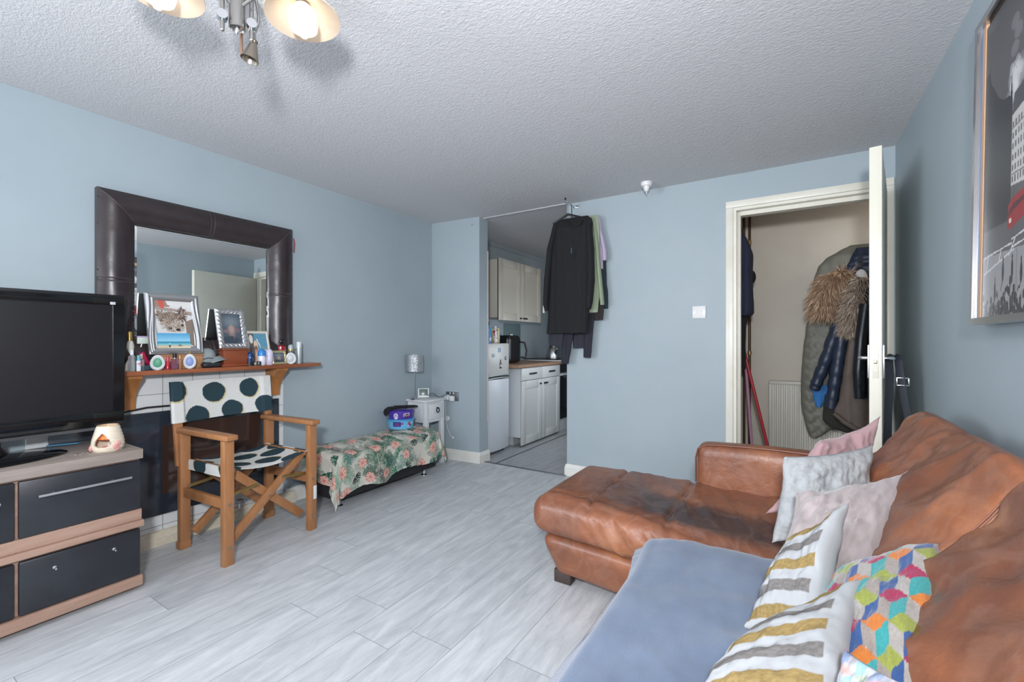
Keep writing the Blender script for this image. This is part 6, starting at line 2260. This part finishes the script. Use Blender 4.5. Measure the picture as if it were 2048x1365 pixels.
# road and pavement
cv.poly([(0.045,0.35),(0.392,0.37),(0.806,0.23),(0.806,-0.016),(0.045,0.015)], '#55565a')
cv.poly([(0.045,0.198),(0.392,0.191),(0.673,0.063),(0.673,-0.01),(0.045,0.015)], '#8b8c8e')
# dark building, spires
cv.poly([(0.045,0.274),(0.045,0.738),(0.066,0.75),(0.086,0.702),(0.114,0.674),(0.137,0.642),(0.18,0.615),(0.215,0.613),(0.235,0.597),(0.235,0.275)], '#2f3033')
for a in ((0.074,0.719), (0.228,0.62)):
    cv.poly([(a[0] - .006, a[1] - .02), (a[0], a[1] + .05), (a[0] + .006, a[1] - .02)], '#26272a')
for k in range(60):
    cv.rect(*(lambda x, y: (x, y, x + .004, y + .010))(rnd.uniform(.015, .10), rnd.uniform(.38, .66)), '#45464a')
# pale corner building with rows of windows
P1, P2, P3, P4 = (0.235,0.55), (0.465,0.58), (0.465,0.345), (0.235,0.362)
cv.poly([P1, P2, P3, P4], '#b9b8b4')
cv.poly([(P1[0], P1[1]), (P1[0] + .012, P1[1] + .055), (P2[0], P2[1] + .06), P2], '#4a4b4f')
for r_ in range(6):
    for k in range(14):
        u = (k + .5) / 14
        for v in ((r_ + .6) / 6.6,):
            x = P4[0] + (P3[0] - P4[0]) * u
            y0_ = P4[1] + (P3[1] - P4[1]) * u
            y1_ = P1[1] + (P2[1] - P1[1]) * u
            y = y0_ + (y1_ - y0_) * v
            hh = (y1_ - y0_) / 6.6
            cv.rect(x - .004, y - hh * .28, x + .004, y + hh * .28, '#5b5c60')
for r_ in (.16, .80):
    cv.line(P4[0], P4[1] + (P1[1] - P4[1]) * r_, P3[0], P3[1] + (P2[1] - P3[1]) * r_, .005, '#7a7a78')
# red double decker and its blurred trail
cv.poly([(0.218,0.249),(0.222,0.316),(0.248,0.328),(0.392,0.352),(0.392,0.286),(0.254,0.251)], '#8f2a30')
cv.poly([(0.225,0.298),(0.251,0.311),(0.392,0.332),(0.392,0.32),(0.251,0.295),(0.225,0.283)], '#4e2a30')
cv.rect(*(lambda a: (a[0] - .004, a[1] - .006, a[0] + .01, a[1] + .004))((0.232,0.271)), '#d9c9c4')
# white road markings
for a, c_ in (((0.057,0.196),(0.248,0.21)), ((0.057,0.148),(0.261,0.191)), ((0.074,0.156),(0.09,0.203)), ((0.162,0.165),(0.18,0.205)), ((0.232,0.18),(0.267,0.218)), ((0.248,0.219),(0.392,0.239)), ((0.254,0.198),(0.392,0.213))):
    cv.line(*a, *c_, .005, '#c3c3c2')
# walkers and the crowd
for a in ((0.14,0.09), (0.194,0.14), (0.254,0.139), (0.309,0.125)):
    cv.ell(a[0], a[1], .007, .028, '#26272a')
    cv.ell(a[0], a[1] + .034, .004, .007, '#2c2d30')
    cv.line(a[0], a[1] - .02, a[0] - .012, a[1] - .05, .004, '#2c2d30')
for k in range(150):
    x, y = rnd.uniform(.05, .44), abs(rnd.gauss(0, .03)) + .02
    cv.ell(x, y, .007, .013, rnd.choice(['#2a2b2e', '#3a3b3e', '#1f2023', '#2a2b2e', '#8f8f8f']))
for a in ((0.254,0.284), (0.279,0.109)):
    cv.line(a[0], a[1] - .08, a[0], a[1] + .08, .003, '#2f3033')
b = B()
cw = .46
yedge = py1 - W_ - .028
b.grid(lambda u, v: (px_(oz + .022 + v * .872) + .014, yedge - u * (yedge - py0 - W_), oz + .022 + v * .872), 700, 440,
       lambda u, v: cv.at(min(1, ((oy - (yedge - u * (yedge - py0 - W_))) / cw) if (oy - (yedge - u * (yedge - py0 - W_))) < cw else (1 - (((oy - (yedge - u * (yedge - py0 - W_))) / cw) % 1))), (.022 + v * .872) / .9))
b.obj('print', mat('satin_poster_print', '#ffffff', .35, attr='print'), pc)
# wall plug prop keeping the frame off the wall
B().bx(.50, 1.2, 2.0, .533, 1.35, 2.03).obj('hanging_rail', mat('pine_rail', '#b08c68', .6), pc)

# ================================================================ switch, detector, nail
sw2 = thing('light_switch', 'white double light switch on the partition beside the door', 'light switch', (-.553, 3.436, 1.348))
B().box((-.553, 3.4345, 1.348), (.090, .011, .090), .003).obj('plate', mat('white_switch_plastic', '#dcdcda', .35), sw2)
for x in (-.566, -.540):
    B().box((x, 3.4285, 1.348), (.012, .006, .024), .0015).obj('rocker', bpy.data.materials['white_switch_plastic'], sw2)
for x in (-.588, -.518):
    B().cyl((x, 3.4295, 1.348), (x, 3.4285, 1.348), .003, n=10).obj('screw', m_screw, sw2)
al = thing('ceiling_pull_switch', 'small round white ceiling fitting near the partition', 'ceiling fitting', (-.93, 3.34, 2.3))
ac = (-0.887,3.277,2.3)
B().lathe([(.001, 2.3), (.042, 2.3), (.042, 2.288), (.036, 2.272), (.001, 2.272)], (ac[0], ac[1], 0), 28).obj('base', mat('white_fitting', '#dcdddc', .35), al)
B().lathe([(.024, 2.272), (.022, 2.255), (.012, 2.235), (.001, 2.233)], (ac[0], ac[1], 0), 24).obj('cone', bpy.data.materials['white_fitting'], al)
B().cyl((ac[0], ac[1], 2.234), (ac[0], ac[1], 2.215), .0035, n=8).obj('stub', bpy.data.materials['white_fitting'], al)
nl = B().cyl((-2.527,3.335,2.233), (-2.5,3.3,2.222), .003, n=8)
tag(nl.obj('wall_nail', mat('dark_nail', '#3c4248', .5, .6)), 'dark nail near the top of the short blue wall', 'nail')

# ================================================================ ceiling light
cl = thing('ceiling_light', 'brushed steel ceiling light with cream glass saucer shades and a small spotlight', 'ceiling light', (-1.50, .745, 2.3))
cx, cy = -1.505, .742
m_bst = mat('brushed_nickel', '#a9a7a4', .3, .95)
B().lathe([(.001, 2.3), (.06, 2.3), (.06, 2.287), (.03, 2.276), (.001, 2.276)], (cx, cy, 0), 36).obj('ceiling_rose', m_bst, cl)
B().lathe([(.0235, 2.28), (.0235, 2.146), (.021, 2.144), (.019, 2.150), (.001, 2.150)], (cx, cy, 0), 32, capa=False, capb=False).obj('column', m_bst, cl)
b = B()
b.lathe([(.009, 2.152), (.008, 2.138), (.0025, 2.126), (.001, 2.125)], (cx, cy, 0), 16)
b.obj('finial', m_chrome, cl)
away = Vector((cx, cy, 0)).normalized()                # from the photographer to the fitting
side = Vector((away.y, -away.x, 0))                    # to the right
rods = ((-.040, -.005, 2.125), (.040, -.005, 2.120), (.012, .045, 2.09))
for s_, a_, zb in rods:
    q = Vector((cx, cy, 0)) + side * s_ + away * a_
    r_ = B().cyl((q.x, q.y, 2.29), (q.x, q.y, zb), .0065 if a_ < .02 else .005, n=12)
    r_.sph((q.x, q.y, zb), .0065 if a_ < .02 else .005, 12)
    ro = r_.obj('rod', m_bst if a_ < .02 else mat('copper_rod', '#b99a86', .3, .9), cl)
    if a_ < .02:
        B().cyl(q + Vector((0, 0, 2.165)) - away * .018, q + Vector((0, 0, 2.165)) + away * .008, .015, n=20).obj('thumb_screw', m_chrome, ro)
# spotlight on a curved stem
cq = Vector((-1.49,0.788,2.13))
g0 = Vector((cx, cy, 2.27)) + side * .050
pts = [g0, g0 + side * .006 + Vector((0, 0, -.03)), Vector((cx, cy, 2.19)) + side * .062, Vector((cq.x, cq.y, 2.150)), Vector((cq.x, cq.y, 2.128))]
P2 = []
for k in range(len(pts) - 1):
    for f in range(6):
        P2.append(pts[k].lerp(pts[k + 1], f / 6))
P2.append(pts[-1])
for _ in range(6):
    P2 = [P2[0]] + [(P2[i - 1] + P2[i] * 2 + P2[i + 1]) / 4 for i in range(1, len(P2) - 1)] + [P2[-1]]
B().tube(P2, .0042, 10).obj('curved_stem', m_bst, cl)
tilt = Matrix.Rotation(R(-9), 3, 'X') @ Matrix.Rotation(R(8), 3, 'Y')
B().lathe([(.001, .002), (.010, 0), (.012, -.006), (.010, -.010), (.027, -.068), (.0255, -.068), (.009, -.014), (.001, -.014)], (cq.x, cq.y, 2.128), 32, tilt, capa=False, capb=False).obj('spot_cone', mat('satin_bronze_cone', '#918a80', .32, .9), cl)
# saucer shades on arms, their bulbs lit
m_sh = mat('cream_frosted_glass', '#c4b39f', .35, trans=.0)
bsdf = m_sh.node_tree.nodes['Principled BSDF']
bsdf.inputs['Subsurface Weight'].default_value = .25
bsdf.inputs['Subsurface Radius'].default_value = (.02, .016, .012)
m_bulb = mat('lit_bulb_glass', '#fff4e2', .4, emit=('#fff0da', 2.2))
for (qx, qy), lab in (((-1.275,0.822), 'r'), ((-1.512,0.536), 'l')):
    q = Vector((qx, qy, 0))
    arm = B()
    d_ = (q - Vector((cx, cy, 0)))
    L_ = d_.length
    d_.normalize()
    pts = [Vector((cx, cy, 2.215)) + d_ * (.02 + (L_ - .02) * t_) + Vector((0, 0, .035 * math.sin(t_ * PI * .9) + .0)) for t_ in np.linspace(0, 1, 16)]
    arm.tube(pts, .0055, 10)
    arm.cyl((qx, qy, 2.225), (qx, qy, 2.17), .016, .018, 20)
    ao = arm.obj('arm', m_bst, cl)
    hd = thing('shade', None, None, (qx, qy, 2.14))
    tl = Matrix.Rotation(R(4), 3, d_.cross(Vector((0, 0, 1))))
    s_ = B().lathe([(.017, .045), (.03, .040), (.055, .022), (.09, .004), (.108, -.002), (.1085, .001), (.09, .008), (.055, .027), (.03, .045), (.017, .049)], (qx, qy, 2.14), 56, tl, capa=False, capb=False)
    bpy.data.objects.remove(hd)
    so_ = s_.obj('glass_shade', m_sh, ao)
    B().lathe([(.001, .04), (.022, .036), (.036, .012), (.042, -.015), (.038, -.036), (.022, -.047), (.012, -.05), (.010, -.060), (.001, -.066)], (qx, qy, 2.14), 36, tl, capa=False, capb=False).obj('bulb', m_bulb, ao)

# ================================================================ light
sc = bpy.context.scene
w_ = bpy.data.worlds.new('daylight')
sc.world = w_
w_.use_nodes = True
bg = w_.node_tree.nodes['Background']
bg.inputs['Color'].default_value = (*lin('#dfe9f5'), 1)
bg.inputs['Strength'].default_value = 1.0

def area(name, loc, target, sx, sy, power, col, spread=180):
    l = bpy.data.lights.new(name, 'AREA')
    l.shape = 'RECTANGLE'
    l.size, l.size_y = sx, sy
    l.energy = power
    l.color = lin(col)
    l.spread = R(spread)
    o = bpy.data.objects.new(name, l)
    C.objects.link(o)
    o.location = loc
    o.rotation_euler = (Vector(target) - Vector(loc)).to_track_quat('-Z', 'Y').to_euler()
    return o
area('window_daylight', (-1.25, -3.55, 1.32), (-1.25, 3, 1.25), 2.5, 1.55, 34, '#f4f7ff')
area('side_window_daylight', (-2.97, -2.0, 1.43), (0.5, -.9, 1.3), 1.9, 1.3, 105, '#f6f8ff')
fo = area('camera_flash', (.10, -.35, 1.50), (-1.7, 1.55, 2.33), .2, .2, 62, '#f8f9fd')
fo.data.shape = 'DISK'
lamp('hall_ceiling_bulb', (.85, 3.95, 2.12), 1.6, .06, '#fff0e0')
area('kitchen_fill_area', (-1.63, 4.3, 1.0), (-2.6, 4.1, .5), 1.2, .8, 9, '#eef4ff')  # added fill in front of a solid wall, no daylight enters here
lamp('kitchen_fill_point', (-2.1, 5.3, 2.1), 1.2, .06, '#ffeede')  # added fill for the dim kitchen, no lamp burns there

cam = bpy.data.cameras.new('camera')
cam.sensor_width = 36
cam.lens = 36 * 888 / 2048
cam.clip_start = .01
co = bpy.data.objects.new('camera', cam)
C.objects.link(co)
co.location = (0, 0, 1.14)
co.rotation_euler = (PI / 2, 0, R(32))
sc.camera = co
vs = sc.view_settings
vs.view_transform = 'Standard'
vs.look = 'None'
vs.gamma = 1
vs.use_curve_mapping = False
vs.exposure = .42
sc.cycles.use_denoising = True
sc.cycles.max_bounces = 10
sc.cycles.diffuse_bounces = 6
sc.cycles.sample_clamp_indirect = 6
